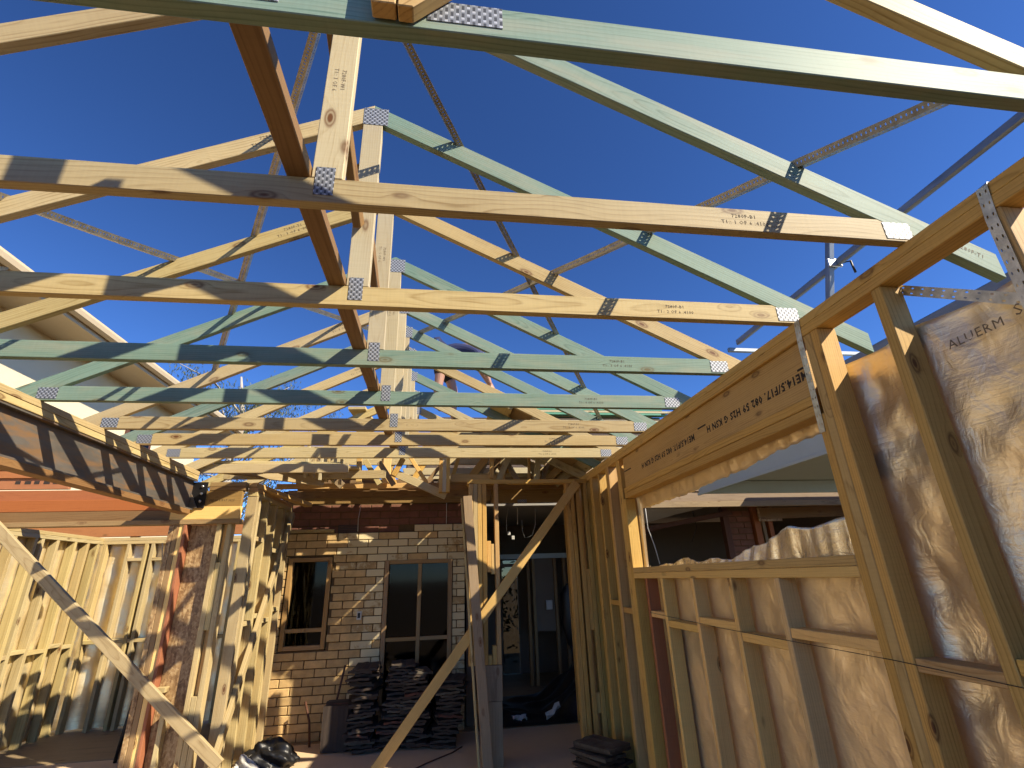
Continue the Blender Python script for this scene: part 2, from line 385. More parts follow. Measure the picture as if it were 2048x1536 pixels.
# ================================================================== the setting
def grid_plane(name, x0, x1, y0, y1, z, mat, nx=2, ny=2):
    V = [(x0+(x1-x0)*i/nx, y0+(y1-y0)*j/ny, z) for j in range(ny+1) for i in range(nx+1)]
    F = [(j*(nx+1)+i, j*(nx+1)+i+1, (j+1)*(nx+1)+i+1, (j+1)*(nx+1)+i) for j in range(ny) for i in range(nx)]
    return mesh_obj(name, V, F, mat, loc=(0, 0, z))
g = grid_plane('ground', -900, 900, -900, 900, -.16, DIRT); g['kind'] = 'structure'
sl = blk('concrete_slab', -5.6, 1.72, 1.8, 6.42, -.15, 0, CONC, bev=.006); sl['kind'] = 'structure'
sl = blk('added_dark_floor', -5.6, 1.72, -6, 1.796, -.15, -.002, LOWBOUNCE, bev=.006); sl['kind'] = 'structure'  # unseen dark floor added to cut bounce onto the near chord undersides
sl2 = blk('house_floor', -5.6, 6.6, 6.424, 11.5, -.15, .004, DIRTY, bev=.004); sl2['kind'] = 'structure'

# ================================================================== roof trusses
XK, ZA, SL, DEP = -.36, 3.73, .5, .1006
TY = [.69, 1.218, 1.807, 2.408, 3.026, 3.610, 4.042, 4.492, 5.09, 5.69, 6.27]
def roof_z(x): return ZA - SL*abs(x-XK)
ORD = ['first', 'second', 'third', 'fourth', 'fifth', 'sixth', 'seventh', 'eighth', 'ninth', 'tenth', 'eleventh']
KIND = [  # left chord, right chord, bottom chord, description
    (PINE, PINE, GREEN, 'nearest roof truss overhead with green bottom chord'),
    (PINE, GREEN, PINE, 'second roof truss from the camera, pale bottom chord crossing the whole view'),
    (PINE, GREEN, PINE, 'third roof truss, pine left and green right rafter meeting at a plated peak'),
    (PINE, PINE, GREEN, 'fourth roof truss, two pine rafters over a green bottom chord'),
    (GREEN, GREEN, GREEN, 'fifth roof truss, the one with every chord green except its post'),
    (PINE, GREEN, PINE, 'sixth roof truss, first of the three close pine bottom chords'),
    (GREEN, GREEN, PINE, 'seventh roof truss, green rafters over the middle of three close pine chords'),
    (PINE, PINE, PINE, 'eighth roof truss, all pine, lowest of three close bottom chords'),
    (PINE, GREEN, None, 'ninth roof truss without bottom chord behind the close pine chords'),
    (PINE, PINE, None, 'tenth roof truss frame of pine in front of the worker'),
    (PINE, PINE, None, 'farthest pine roof truss frame under the worker\'s feet')]
def nail_plate(x, z, w, h, y, parent, rot=0.):
    o = beam('nail_plate', (x-w/2*math.cos(rot), y-.0012, z-w/2*math.sin(rot)), (x+w/2*math.cos(rot), y-.0012, z+w/2*math.sin(rot)), h, .0016, PLATE, parent, bev=0)
    return o
for i, y in enumerate(TY):
    lm, rm, bmt, desc = KIND[i]
    t = thing('roof_truss', desc, 'roof truss', (XK, y, 2.61), 'roof trusses in a row overhead')
    y0, y1 = y-.0175, y+.0175; xe = 2.31+random.uniform(-.02, .02)
    for s, mat in ((-1, lm), (1, rm)):
        c = prism('top_chord', [(XK, ZA), (XK+s*xe, ZA-SL*xe), (XK+s*xe, ZA-SL*xe-DEP), (XK, ZA-DEP)], y0, y1, mat, t, (s, -SL))
        n_ = 'T1:: %d OF 6 :3063' % max(1, min(6, i))
        if i in (1, 2, 3, 5, 7) and s < 0:
            xx = {1: -.72, 2: -.80, 3: -.86, 5: -.80, 7: -.8}[i]; zz = roof_z(xx)-.05
            stamp('7280F-T1\n'+n_, .024, (xx, y0, zz+.012), (1, 0, SL), (-SL, 0, 1), INKM, c)
            stamp('7280F-T1\n'+n_, .014, (xx+.03, y0+.012, roof_z(xx+.03)-DEP), (1, 0, SL), (0, -1, 0), INKM, c)
        if i in (1,) and s > 0:
            stamp('7280F-T1', .024, (1.83, y0, roof_z(1.83)-.055), (1, 0, -SL), (SL, 0, 1), INKL, c)
    if bmt:
        b0, b1 = 2.0415, 1.859
        c = prism('bottom_chord', [(XK-b0, 2.6095), (XK-b1, 2.70), (XK+b1, 2.70), (XK+b0, 2.6095)], y0, y1, bmt, t, (1, 0))
        if i: stamp('7280F-B1\nT1:: %d OF 6 :4100' % max(1, min(6, i)), .021, (.955+.03*(i % 3), y0, 2.662), (1, 0, 0), (0, 0, 1), INKM, c)
        kb, kt = 2.701, ZA-DEP-.001
        mat = PALE
        k = prism('king_post', [(XK-.045, kb), (XK+.045, kb), (XK+.045, kt-.0225), (XK, kt), (XK-.045, kt-.0225)], y0, y1, mat, t, (0, 1))
        if i in (1, 3, 4):
            stamp('7280F-W1\nT1:: %d OF 6' % (i+2), .020, (XK+.004, y0, 3.12 if i == 1 else 3.3), (0, 0, -1), (1, 0, 0), INKL, k)
        nail_plate(XK-.005, 2.688, .056, .105, y0, t)
        nail_plate(XK+.012, ZA-.075, .115, .105, y0, t)
        for s in (-1, 1): nail_plate(XK+s*1.925, 2.653, .105, .068, y0, t, 0)
    else:
        nail_plate(XK+.012, ZA-.075, .115, .105, y0, t)
        k = prism('king_post', [(XK-.045, 3.02), (XK+.045, 3.02), (XK+.045, ZA-DEP-.0235), (XK, ZA-DEP-.001), (XK-.045, ZA-DEP-.0235)], y0, y1, PALE, t, (0, 1))
        # raised tie and webs
        tz = 2.93
        hx = (ZA-DEP-tz-.09)/SL
        prism('raised_tie', [(XK-hx-.18, tz), (XK-hx, tz+.09), (XK+hx, tz+.09), (XK+hx+.18, tz)], y0, y1, PINE, t, (1, 0))

# the brace pair at the nearest chord
t = thing('web_brace', 'brown web timbers in front of the nearest green chord at top edge', 'timber brace', (-.11, .62, 2.61))
prism('upright', [(-.155, 2.615), (-.108, 2.615), (-.100, 3.40), (-.147, 3.40)], .635, .668, BROWNLIT, t, (0, 1))
prism('diagonal', [(-.104, 2.612), (-.075, 2.612), (.49, 3.25), (.43, 3.25), (-.104, 2.70)], .635, .668, BROWNLIT, t, (.6, .7))
nail_plate(.03, 2.666, .155, .062, .6725, t)

# bottom chord binder: one long timber lying on the bottom chords beside the posts
t = thing('chord_binder', 'long brown timber lying lengthwise on the bottom chords beside the posts', 'timber', (-.44, 3, 2.7005))
blk('timber', -.476, -.408, .58, 2.95, 2.7005, 2.745, BINDER, t)
blk('timber', -.478, -.410, 2.955, 4.62, 2.7005, 2.745, BINDER, t)

t = thing('ridge_runner', 'thin lengthwise timber fixed behind the posts, right of the binder', 'timber', (-.42, 1.5, 3.2))
beam('timber', (-.418, 1.245, 3.41), (-.375, 1.772, 2.99), .07, .035, BINDER, t, (0, 0, 1))
t = thing('ridge_runner', 'second thin slanting timber between the third and fourth posts', 'timber', (-.40, 2.1, 3.1))
beam('timber', (-.405, 1.835, 3.40), (-.370, 2.37, 2.99), .07, .035, BINDER, t, (0, 0, 1))

# perforated steel bracing laid over the rafters
def roof_strap(label, x0, y0, x1, y1):
    s = 1 if x0 > XK else -1
    n = 24; pts = []
    for i in range(n+1):
        f = i/n; x = x0+(x1-x0)*f; y = y0+(y1-y0)*f
        sag = min(abs(y-c) for c in TY); pts.append((x, y, roof_z(x)+.006-.004*math.sin(sag*5)))
    o = strip('steel_strap', pts, (s*SL, 0, 1), .046, STRAP, None, vee=.018)
    tag(o, label, 'steel strap', 'perforated steel bracing on the roof')
A = lambda y: .06+.597*(y-1.81)
Bf = lambda y: 1.23-.52*(y-1.25)
L1 = lambda y: -.84-.52*(y-1.98)
L2 = lambda y: -1.67+.535*(y-1.95)
roof_strap('perforated steel strap running from the peak down the right rafters, nearest the posts', A(1.15), 1.15, A(4.1), 4.1)
roof_strap('perforated steel strap climbing the right rafters away from the right wall', Bf(.5), .5, Bf(4.15), 4.15)
roof_strap('perforated steel strap descending the left rafters beside the brown binder', L1(1.1), 1.1, L1(3.62), 3.62)
roof_strap('perforated steel strap climbing the left rafters from the left edge', L2(1.2), 1.2, L2(4.1), 4.1)

# ================================================================== right wall frame
XW, XO = 1.58, 1.67
t = thing('wall_frame', 'timber stud wall frame with window opening along the right side', 'wall frame', (1.625, 2.6, 0))
blk('top_plate', XW, XO, .1, 6.42, 2.567, 2.609, BROWNLIT, t)
blk('top_plate', XW-.002, XO-.002, .1, 6.42, 2.523, 2.5655, BROWNLIT, t)
blk('bottom_plate', XW, XO, .1, 6.42, .001, .045, BROWNLIT, t)
def stud(y, z0=.046, z1=2.5215, mat=BROWNLIT, w=.042, dx=0.):
    return blk('stud', XW+dx, XO+dx, y-w, y, z0, z1, mat, t)
for y in (.53, .965, 1.385): stud(y)
stud(1.80, .046, 2.168); stud(1.757, .046, 2.5215); stud(1.7135, .046, 2.5215)
stud(4.195, .046, 2.168); stud(4.239, .046, 2.5215); stud(4.283, .046, 2.5215, dx=-.001)
for y in (4.55, 4.595, 4.86, 5.10, 5.145, 5.30, 5.8, 6.25, 6.41): stud(y, dx=random.uniform(-.002, .002))
# lintel over the opening
l = blk('lintel', XW+.018, XO-.004, 1.8005, 4.152, 2.262, 2.5215, BROWNLIT, t)
LT = 'ME14.5/F17. 082 59 H2S G KSN'
for k, yy in enumerate((2.25, 3.3)):
    o = stamp(LT+' H', .056, (XW+.018, yy, 2.385), (0, 1, 0), (0, 0, -1), INK, l); o['kind'] = 'stuff'
for y_a, y_b in ((2.80, 2.70), (1.82, 1.86), (3.98, 4.14)):
    blk('printed_line', XW+.0168, XW+.0176, min(y_a, y_b), max(y_a, y_b), 2.396, 2.406, INK, l, bev=0)
blk('head_plate', XW, XO, 1.8005, 4.152, 2.217, 2.2605, BROWNLIT, t)
blk('head_plate', XW+.002, XO-.002, 1.8005, 4.152, 2.170, 2.2155, BROWNLIT, t)
blk('sill_plate', XW-.001, XO, 1.8005, 4.152, 1.567, 1.607, BROWNLIT, t)
blk('sill_plate', XW, XO, 1.8005, 4.152, 1.524, 1.5655, WARMLIT, t)
CR = [2.33, 2.74, 3.18, 3.64, 3.93]
for y in CR: stud(y, .046, 1.5235, WARMLIT if y < 3.7 else RED, .037)
edges = [1.8005]+[c for c in CR]
nz = [1.27, 1.215, 1.26, 1.21, 1.255, 1.22]
for k in range(len(edges)-1):
    blk('noggin', XW+.004, XO, edges[k]+.001, edges[k+1]-.038, nz[k], nz[k]+.042, WARMLIT, t)
for ya, yb, z in ((1.386, 1.67, 1.23), (.966, 1.342, 1.27), (.531, .922, 1.23), (4.284, 4.507, 1.25), (4.596, 4.817, 1.30)):
    blk('noggin', XW+.004, XO, ya, yb, z, z+.042, BROWNLIT, t)
# hoop irons folded over the plates
for y in (1.775, .95):
    xs = XW-.0035
    o = strip('hoop_iron', [(XO-.02, y-.02, 2.6105), (XW+.002, y-.01, 2.6108), (xs, y-.01, 2.604), (xs, y, 2.5), (xs, y+.005, 2.3), (xs, y+.012, 2.09)], [(0, 0, 1), (0, 0, 1), (-1, 0, 0), (-1, 0, 0), (-1, 0, 0), (-1, 0, 0)], .032, HOOP, t)
o = strip('hoop_iron', [(XO+.004, 1.36, 2.52), (XO+.004, .92, 2.20), (XO+.004, .25, 1.72)], (-1, 0, 0), .036, HOOP, t)
# string line and corner connection
tube('string_line', [(XW-.003, .53, 1.22), (XW-.003, 1.75, 1.255), (XW-.003, 2.9, 1.262), (XW-.003, 3.9, 1.285)], .0014, INK, t, 5)

# foil wrap on the outside of the right wall
def nz2(a, b, s=0.):
    return (math.sin(a*3.1+s)+math.sin(b*4.3+s*2+a*1.7)+math.sin(a*7.9-b*5.2+s)+.6*math.sin(a*15.1+b*11.3)+.4*math.sin(b*23+a*9))/4
SB = [.53, .965, 1.385, 1.80, 2.33, 2.74, 3.18, 3.64, 4.2, 4.6, 5.1, 5.36, 5.8, 6.25]
def foil_x(y, z):
    d = min(abs(y-s+.02) for s in SB)
    bul = min(1, d/.16)
    nearw = 1.0 if y < 1.8 or z > 1.7 else .45
    return XO+.012+.05*bul*nearw*(.7+.5*nz2(y*1.5, z*1.6, .5))+.006*bul*nz2(y*6, z*5, 2)+.0022*bul*math.sin(z*30+y*19+3*nz2(y*3, z*3))
def foil_sheet(name, label, ya, yb, zlo, zhi, ny, nzv, mat=FOIL, dx=0., fx=foil_x):
    V, F = [], []
    for j in range(nzv+1):
        for i in range(ny+1):
            y = ya+(yb-ya)*i/ny; a, b = zlo(y), zhi(y); z = a+(b-a)*j/nzv
            V.append((fx(y, z)+dx, y, z))
    for j in range(nzv):
        for i in range(ny):
            a = j*(ny+1)+i; F.append((a, a+ny+1, a+ny+2, a+1))
    o = mesh_obj(name, V, F, mat, smooth=True)
    md = o.modifiers.new('thickness', 'SOLIDIFY'); md.thickness = .001
    tag(o, label, 'foil wrap', 'foil wrap on the right wall'); return o
rag = lambda y: .003*math.sin(y*31)+.004*math.sin(y*67+1)+.004*math.sin(y*9)
fA = foil_sheet('foil_wrap', 'shiny silver foil with painted gold reflection behind the tall studs at right', -.2, 1.80, lambda y: .02, lambda y: 2.365+.006*math.sin(y*5), 110, 130)
foil_sheet('foil_wrap', 'crumpled foil strip hanging below the lintel of the right opening', 1.801, 6.42, lambda y: (2.115+rag(y)+.04*math.sin(y*1.3)) if y < 4.15 else .02, lambda y: 2.415, 130, 14,
           fx=lambda y, z: foil_x(y, z)*.0+XO+.02+max(0, 2.25-z)*(.3 if y < 4.15 else 0)*(.7+.08*math.sin(y*11+2*math.sin(y*7)))+.004*math.sin(y*83+3*math.sin(y*13)+z*30)+.003*math.sin(y*47+z*40))
foil_sheet('foil_wrap', 'dull foil behind the short studs under the window sill', 1.801, 6.42, lambda y: .02, lambda y: 1.60 if y < 4.15 else 1.60, 150, 60)
foil_sheet('foil_flap', 'loose silver foil flap standing above the window sill', 1.80, 4.10, lambda y: 1.585, lambda y: 1.625+.15*max(0, min(1, (3.2-y)/1.3))**1.2+.02*math.sin(y*6)+.012*math.sin(y*17)+rag(y)*.4, 130, 12, FOILS, dx=0,
           fx=lambda y, z: XO+.016+.05*(z-1.585)/.15*(.5+.5*math.sin(y*5))+.007*math.sin(y*26+4*math.sin(y*5)+z*14)+.003*math.sin(y*71))
stamp('ALUERM', .044, (foil_x(1.2, 2.25)-.030, 1.19, 2.235), (0, -1, .0), (0, 0, 1), INKL, fA)
stamp('SD', .050, (foil_x(1.0, 2.25)-.030, 1.02, 2.235), (0, -1, .0), (0, 0, 1), INKL, fA)

# ================================================================== doorway partition at the far end
YP = 5.25
t = thing('doorway_frame', 'timber doorway frame across the far end beside the brick wall', 'door frame', (.9, YP+.045, 0))
blk('top_plate', .27, 1.577, YP, YP+.09, 2.503, 2.548, BROWNLIT, t)
for x, z0, m_ in ((.285, .80, BROWNLIT), (.331, .80, PINE), (.377, .80, BROWNLIT), (.425, .80, BROWNLIT)):
    blk('stud', x, x+.043, YP+.002, YP+.09, z0, 2.502, m_, t)
blk('stud', .553, .595, YP, YP+.09, .80, 2.502, BROWNLIT, t)
blk('spacer_block', .470, .510, YP+.01, YP+.085, 1.62, 1.92, BROWNLIT, t); blk('spacer_block', .512, .551, YP+.01, YP+.085, 1.60, 1.89, BROWNLIT, t)
blk('spacer_block', .470, .508, YP+.01, YP+.085, .80, .88, BROWNLIT, t); blk('spacer_block', .512, .551, YP+.01, YP+.085, .80, .96, BROWNLIT, t)
blk('pier_block', .40, .598, YP-.004, YP+.20, .505, .798, DIRTY, t); blk('pier_block', .403, .592, YP-.002, YP+.20, .001, .502, DIRTY, t)
for x in (1.335, 1.381, 1.445, 1.532): blk('stud', x, x+.043, YP+.002, YP+.09, .001, 2.502, BROWNLIT, t)
blk('spacer_block', 1.490, 1.530, YP+.01, YP+.085, 1.05, 1.62, BROWNLIT, t); blk('spacer_block', 1.490, 1.530, YP+.01, YP+.085, .35, .52, BROWNLIT, t)
b = beam('diagonal_brace', (1.455, YP-.035, 2.50), (-.56, YP-.035, .015), .09, .035, BROWNLIT, None, (0, 0, 1)); tag(b, 'long diagonal timber brace crossing in front of the doorway', 'timber brace')
t = thing('leaning_prop', 'upright timber prop leaning in front of the doorway studs, patched with sunlight', 'timber prop', (.42, YP-.11, 0))
beam('timber', (.262, YP-.10, 2.36), (.445, YP-.11, .012), .045, .09, DIRTY, t, (0, 1, 0))
beam('timber', (.205, YP-.075, 2.34), (.368, YP-.080, .012), .035, .02, PINE, t, (0, 1, 0))

# ================================================================== left beam, lintel and posts
XB = -2.31
t = thing('steel_beam', 'rusty steel beam with timber plates on top, upper left', 'steel beam', (XB-.045, 3.4, 2.2))
blk('packer', XB-.09, XB, .9, 5.06, 2.569, 2.609, PINE, t); blk('packer', XB-.092, XB-.002, .9, 5.06, 2.527, 2.5675, PINE, t)
blk('web_plate', XB-.052, XB-.044, .9, 5.075, 2.262, 2.514, STEEL, t, 0)
blk('flange', XB-.095, XB-.008, .9, 5.075, 2.515, 2.5265, STEEL, t, 0); blk('flange', XB-.095, XB-.003, .9, 5.075, 2.250, 2.2615, STEEL, t, 0)
blk('bottom_packer', XB-.09, XB-.001, .9, 5.02, 2.206, 2.2495, BINDER, t)
c = blk('end_cleat', XB-.10, XB+.085, 5.076, 5.086, 2.268, 2.512, BLACKST, t, .001)
prism('gusset', [(XB-.04, 2.262), (XB+.03, 2.27), (XB-.04, 2.40)], 5.058, 5.075, STEEL, t, (1, 0), 0)
for z in (2.33, 2.40, 2.47):
    o = tube('bolt', [(XB+.045, 5.075, z), (XB+.045, 5.062, z)], [.013, .012], GALV, c, 6)

YL = 5.088
t = thing('lintel_beam', 'built-up timber lintel with red engineered boards spanning the left opening', 'lintel', (-3, YL+.06, 2.13))
blk('top_plate', XB+.10, -1.885, YL, YL+.09, 2.473, 2.513, DULLSHADE, t); blk('top_plate', XB+.10, -1.888, YL+.001, YL+.09, 2.433, 2.472, DULLSHADE, t)
l = blk('board', XB-.2, -1.905, YL+.006, YL+.05, 2.285, 2.432, DULLSHADE, t)
stamp('ME14.5/F17 H2S', .03, (-2.08, YL+.006, 2.33), (1, 0, 0), (0, 0, 1), INK, l)
blk('board', XB-.2, -1.90, YL+.002, YL+.05, 2.166, 2.284, WARMLIT, t)
blk('head_plate', -5.6, -1.885, YL-.004, YL+.09, 2.122, 2.165, DULLSHADE, t)
blk('backing_board', -5.6, XB-.205, YL+.052, YL+.09, 2.166, 2.2605, BINDER, t); blk('red_board', -5.6, XB-.205, YL+.05, YL+.095, 2.262, 2.365, RED, t); blk('red_board', -5.6, XB-.205, YL+.10, YL+.145, 2.368, 2.465, RED, t)
t = thing('upper_red_beam', 'red engineered beam with blocky print at far left above the lintel', 'timber beam', (-4.4, 5.9, 2.6))
o = blk('board', -6.4, -3.98, 5.9, 5.945, 2.602, 2.715, RED, t); blk('board', -6.4, -3.3, 5.88, 5.945, 2.717, 2.80, RED, t); blk('board', -6.4, -3.0, 5.87, 5.945, 2.802, 2.92, RED, t)
for k in range(5): blk('printed_block', -4.50+.09*k, -4.45+.09*k+.01*(k % 2), 5.8988, 5.8994, 2.655, 2.69, INK, o, 0)
t = thing('red_beam', 'red engineered beam with small print behind the far left stud wall', 'timber beam', (-3, 7.8, 2.26))
o = blk('board', -6.2, -2.08, 7.75, 7.795, 2.262, 2.44, RED, t); stamp('ME14.5 H2S F17', .035, (-3.35, 7.75, 2.32), (1, 0, 0), (0, 0, 1), INK, o); blk('post', -4.3, -4.21, 7.8, 7.89, .005, 2.40, BROWNLIT, t); blk('post', -2.2, -2.11, 7.8, 7.89, .005, 2.40, BROWNLIT, t)

YF = 5.10
t = thing('post_cluster', 'cluster of packed studs around an orange board and strand board under the lintel', 'post', (-2.2, YF+.045, 0))
for k, x in enumerate((-2.50, -2.457, -2.414)):
    blk('stud', x, x+.041, YF+.001*k, YF+.09, .001, 2.121, (OSB, DULLSHADE, WARMLIT)[k], t, axis=2)
blk('red_stud', -2.371, -2.345, YF-.012, YF+.09, .001, 2.121, RED, t)
blk('strand_board', -2.343, -2.09, YF+.078, YF+.092, .001, 2.121, OSB, t)
blk('spacer_block', -2.343, -2.262, YF+.004, YF+.076, .76, .80, PINE, t, axis=0)
blk('stud', -2.262, -2.225, YF+.004, YF+.076, .001, .60, PINE, t)
for k, (x, zs) in enumerate(((-2.088, [(.001, 2.121)]), (-2.043, [(.001, .72), (1.22, 1.78)]), (-1.998, [(.001, 2.121)]))):
    for a, b in zs: blk('stud', x, x+.043, YF+.0015*k, YF+.09, a, b, PINE, t)
blk('backing_stud', -2.043, -2.0, YF+.05, YF+.088, .001, 2.12, BROWNLIT, t)

# left side stud wall running back to the brick wall
XL = -1.80
t = thing('side_wall_frame', 'sunlit stud wall frame running back to the brick wall', 'wall frame', (XL-.045, 5.8, 0))
blk('top_plate', XL-.09, XL, 5.185, 6.44, 2.433, 2.475, BROWNLIT, t); blk('top_plate', XL-.09, XL-.001, 5.185, 6.44, 2.390, 2.432, PINE, t)
blk('bottom_plate', XL-.09, XL, 5.185, 6.44, .001, .044, PINE, t)
for y in (5.19, 5.30, 5.55, 5.83, 6.08, 6.14, 6.38): blk('stud', XL-.09, XL+random.uniform(-.003, .003), y, y+.042, .045, 2.389, PINE, t)
for ya, yb, z in ((5.343, 5.549, 1.22), (5.593, 5.829, 1.27), (5.873, 6.079, 1.21), (5.343, 5.549, 1.98), (5.873, 6.079, 1.9), (6.183, 6.379, 1.3)):
    blk('noggin', XL-.09, XL-.004, ya, yb, z, z+.042, PINE, t)
blk('strand_board', XL-.106, XL-.092, 5.30, 6.42, .02, 2.35, OSB, t, axis=2)
b = beam('diagonal_brace', (XL+.022, 6.40, 2.36), (XL+.022, 4.93, .03), .08, .038, PINE, None, (0, 0, 1)); tag(b, 'sunlit steep brace leaning against the side stud wall', 'timber brace')
b = beam('diagonal_brace', (-4.0, 5.03, 2.235), (-1.72, 5.03, .245), .09, .036, PINE, None, (0, 0, 1)); tag(b, 'sunlit long diagonal brace crossing the lower left corner', 'timber brace')

# ================================================================== rear left room frames with foil
XA, YB, ZT = -4.5, 7.60, 2.235
t = thing('rear_wall_frame', 'sunlit stud frame lined with foil at far left, seen under the lintel', 'wall frame', (XA-.045, 6.4, 0))
blk('top_plate', XA-.09, XA, 4.3, YB, ZT-.042, ZT, PINE, t); blk('top_plate', XA-.09, XA-.001, 4.3, YB, ZT-.085, ZT-.043, PINE, t)
ys = [4.62, 4.92, 5.22, 5.52, 5.82, 6.12, 6.42, 6.52, 6.76, 7.06, 7.30, 7.50]
for y in ys: blk('stud', XA-.09, XA+random.uniform(-.004, .002), y, y+.042, .001, ZT-.086, PINE, t)
for k in range(len(ys)-1): blk('noggin', XA-.09, XA-.004, ys[k]+.043, ys[k+1]-.001, .93+.03*(k % 2), .972+.03*(k % 2), PINE, t)
o = foil_sheet('foil_wrap', 'mirror-like foil behind the far left studs', 4.3, YB, lambda y: .02, lambda y: ZT-.01, 90, 50, FOILB,
               fx=lambda y, z: XA-.10-.035*math.sin((y-4.62)*10.47)**2-.010*nz2(y*5, z*4)-.006*math.sin(z*14+y*8)); o['group'] = 'foil wrap in the far left room'
t = thing('back_wall_frame', 'short stud frame with foil closing the far left room', 'wall frame', (-3.3, YB+.045, 0))
blk('top_plate', XA-.09, -2.07, YB, YB+.09, ZT-.042, ZT, PINE, t); blk('top_plate', XA-.09, -2.07, YB+.001, YB+.09, ZT-.085, ZT-.043, PINE, t)
xs = [-4.49, -4.2, -3.98, -3.9, -3.68, -3.45, -3.2, -2.8, -2.4]
for x in xs: blk('stud', x, x+.042, YB, YB+.09, .001, ZT-.086, PINE, t)
blk('noggin', -4.157, -3.981, YB+.004, YB+.09, 1.93, 1.97, PINE, t); blk('noggin', -3.857, -3.681, YB+.004, YB+.09, 1.93, 1.97, PINE, t)
for k in range(len(xs)-1): blk('noggin', xs[k]+.043, xs[k+1]-.001, YB+.004, YB+.09, .95, .992, PINE, t)
V = []; F = []; nx_, nz_ = 60, 40
for j in range(nz_+1):
    for i in range(nx_+1):
        x = XA-.14+(2.56)*i/nx_; z = .02+(ZT-.03)*j/nz_; V.append((x, YB+.105+.03*math.sin(x*12)**2+.010*nz2(x*6, z*5)+.006*math.sin(z*15+x*9), z))
for j in range(nz_):
    for i in range(nx_): a = j*(nx_+1)+i; F.append((a, a+1, a+nx_+2, a+nx_+1))
o = mesh_obj('foil_wrap', V, F, FOILB, smooth=True); tag(o, 'foil lining behind the short back frame of the far left room', 'foil wrap', 'foil wrap in the far left room')
for k, (x, h, c_) in enumerate(((-3.05, .95, .10), (-3.12, .72, -.05))):
    o = tube('black_cable', [(x, 6.3, 0.004), (x+.02, 6.3, .25), (x+.05+c_*.3, 6.32, .5), (x+.12+c_, 6.33, h)], .017, BLACKP); tag(o, 'thick black cable rising from the floor, %s of two at lower left' % ('taller' if k == 0 else 'shorter'), 'cable')
o = tube('thin_cable', [(-3.42, 6.9, 2.1), (-3.33, 6.88, 1.7), (-3.22, 6.85, 1.25), (-3.2, 6.84, 1.0)], .007, INK); tag(o, 'thin dark cable hanging in the far left room', 'cable')

# ================================================================== brick wall of the old house
YW = 6.50
t = thing('brick_wall', 'old painted brick wall of the existing house at the far end', 'brick wall', (-.8, YW+.06, 0))
XW0, XW1 = -1.97, .30
OPEN = [(-1.80, -1.28, .87, 1.865), (-.67, .15, .02, 1.81)]
def in_open(x0, x1, z0, z1):
    segs = [(x0, x1)]
    for a, b, c, d in OPEN:
        if z1 <= c+.02 or z0 >= d-.02: continue
        ns = []
        for s0, s1 in segs:
            if s1 <= a or s0 >= b: ns.append((s0, s1)); continue
            if s0 < a: ns.append((s0, a-.004))
            if s1 > b: ns.append((b+.004, s1))
        segs = ns
    return [s for s in segs if s[1]-s[0] > .03]
for r in range(25):
    z = .004+r*.0856
    x = XW0-(.12 if r % 2 else 0)
    while x < XW1:
        a, b = max(x, XW0), min(x+.232, XW1)
        for s0, s1 in in_open(a, b, z, z+.076):
            mid = (s0+s1)/2; lim = -.97 if z < 1.9 else -1.2
            if random.random() < .03: x += 0
            m_ = CREAM if mid > lim or (z > 1.55 and random.random() < .16) else TAN
            if m_ is CREAM and random.random() < .16: m_ = TAN
            if r == 24 and mid > -.45: pass
            o = blk('brick', s0, s1, YW+random.uniform(0, .004), YW+.1, z, z+.0765, m_, t, .004, axis=0)
        x += .242
for x in (-.33, -.088, .154): blk('brick', x, min(x+.232, .30), YW+.002, YW+.1, .004+25*.0856, .0805+25*.0856, CREAM, t, .004, axis=0)
for r in range(4):
    z = 2.145+r*.0856; x = XW0-(.12 if r % 2 else 0)
    while x < XW1:
        a, b = max(x, XW0), min(x+.232, XW1)
        if b-a > .03 and not (r == 0 and b > -.36): blk('brick', a, b, YW+.035+random.uniform(0, .006), YW+.1, z, z+.076, REDB, t, .004, axis=0)
        x += .242
# mortar bed in pieces round the openings
for a, b, c, d in ((XW0, -1.805, .8661, 1.8689), (XW0, -1.28, .0, .866), (XW0, XW1, 1.869, 2.14), (-1.276, -.674, .0, 1.868), (.154, XW1, .0, 1.868), (-.673, .153, 1.813, 1.868)):
    blk('mortar', a, b, YW+.014, YW+.095, c+.001, d, MORTAR, t, 0, axis=0)
blk('mortar', XW0, XW1, YW+.045, YW+.095, 2.141, 2.49, MORTAR, t, 0, axis=0)
blk('wall_plate', XW0, XW1, YW+.046, YW+.13, 2.492, 2.66, DARKW, t)
vent = blk('air_vent', -1.26, -1.03, YW+.02, YW+.034, 2.145, 2.235, BLACKP, t, .002)
for k in range(4): blk('slat', -1.25, -1.04, YW+.012, YW+.02, 2.157+k*.02, 2.166+k*.02, DARKW, vent, 0)
blk('timber_filler', XW0, -1.30, YW-.02, YW+.034, 2.147, 2.185, PINE, t)
sb = blk('socket_box', -.955, -.90, YW-.008, YW+.01, 1.16, 1.25, WHITEP, t, .003); blk('socket_hole', -.945, -.915, YW-.0095, YW-.0085, 1.18, 1.235, BLACKP, sb, 0)
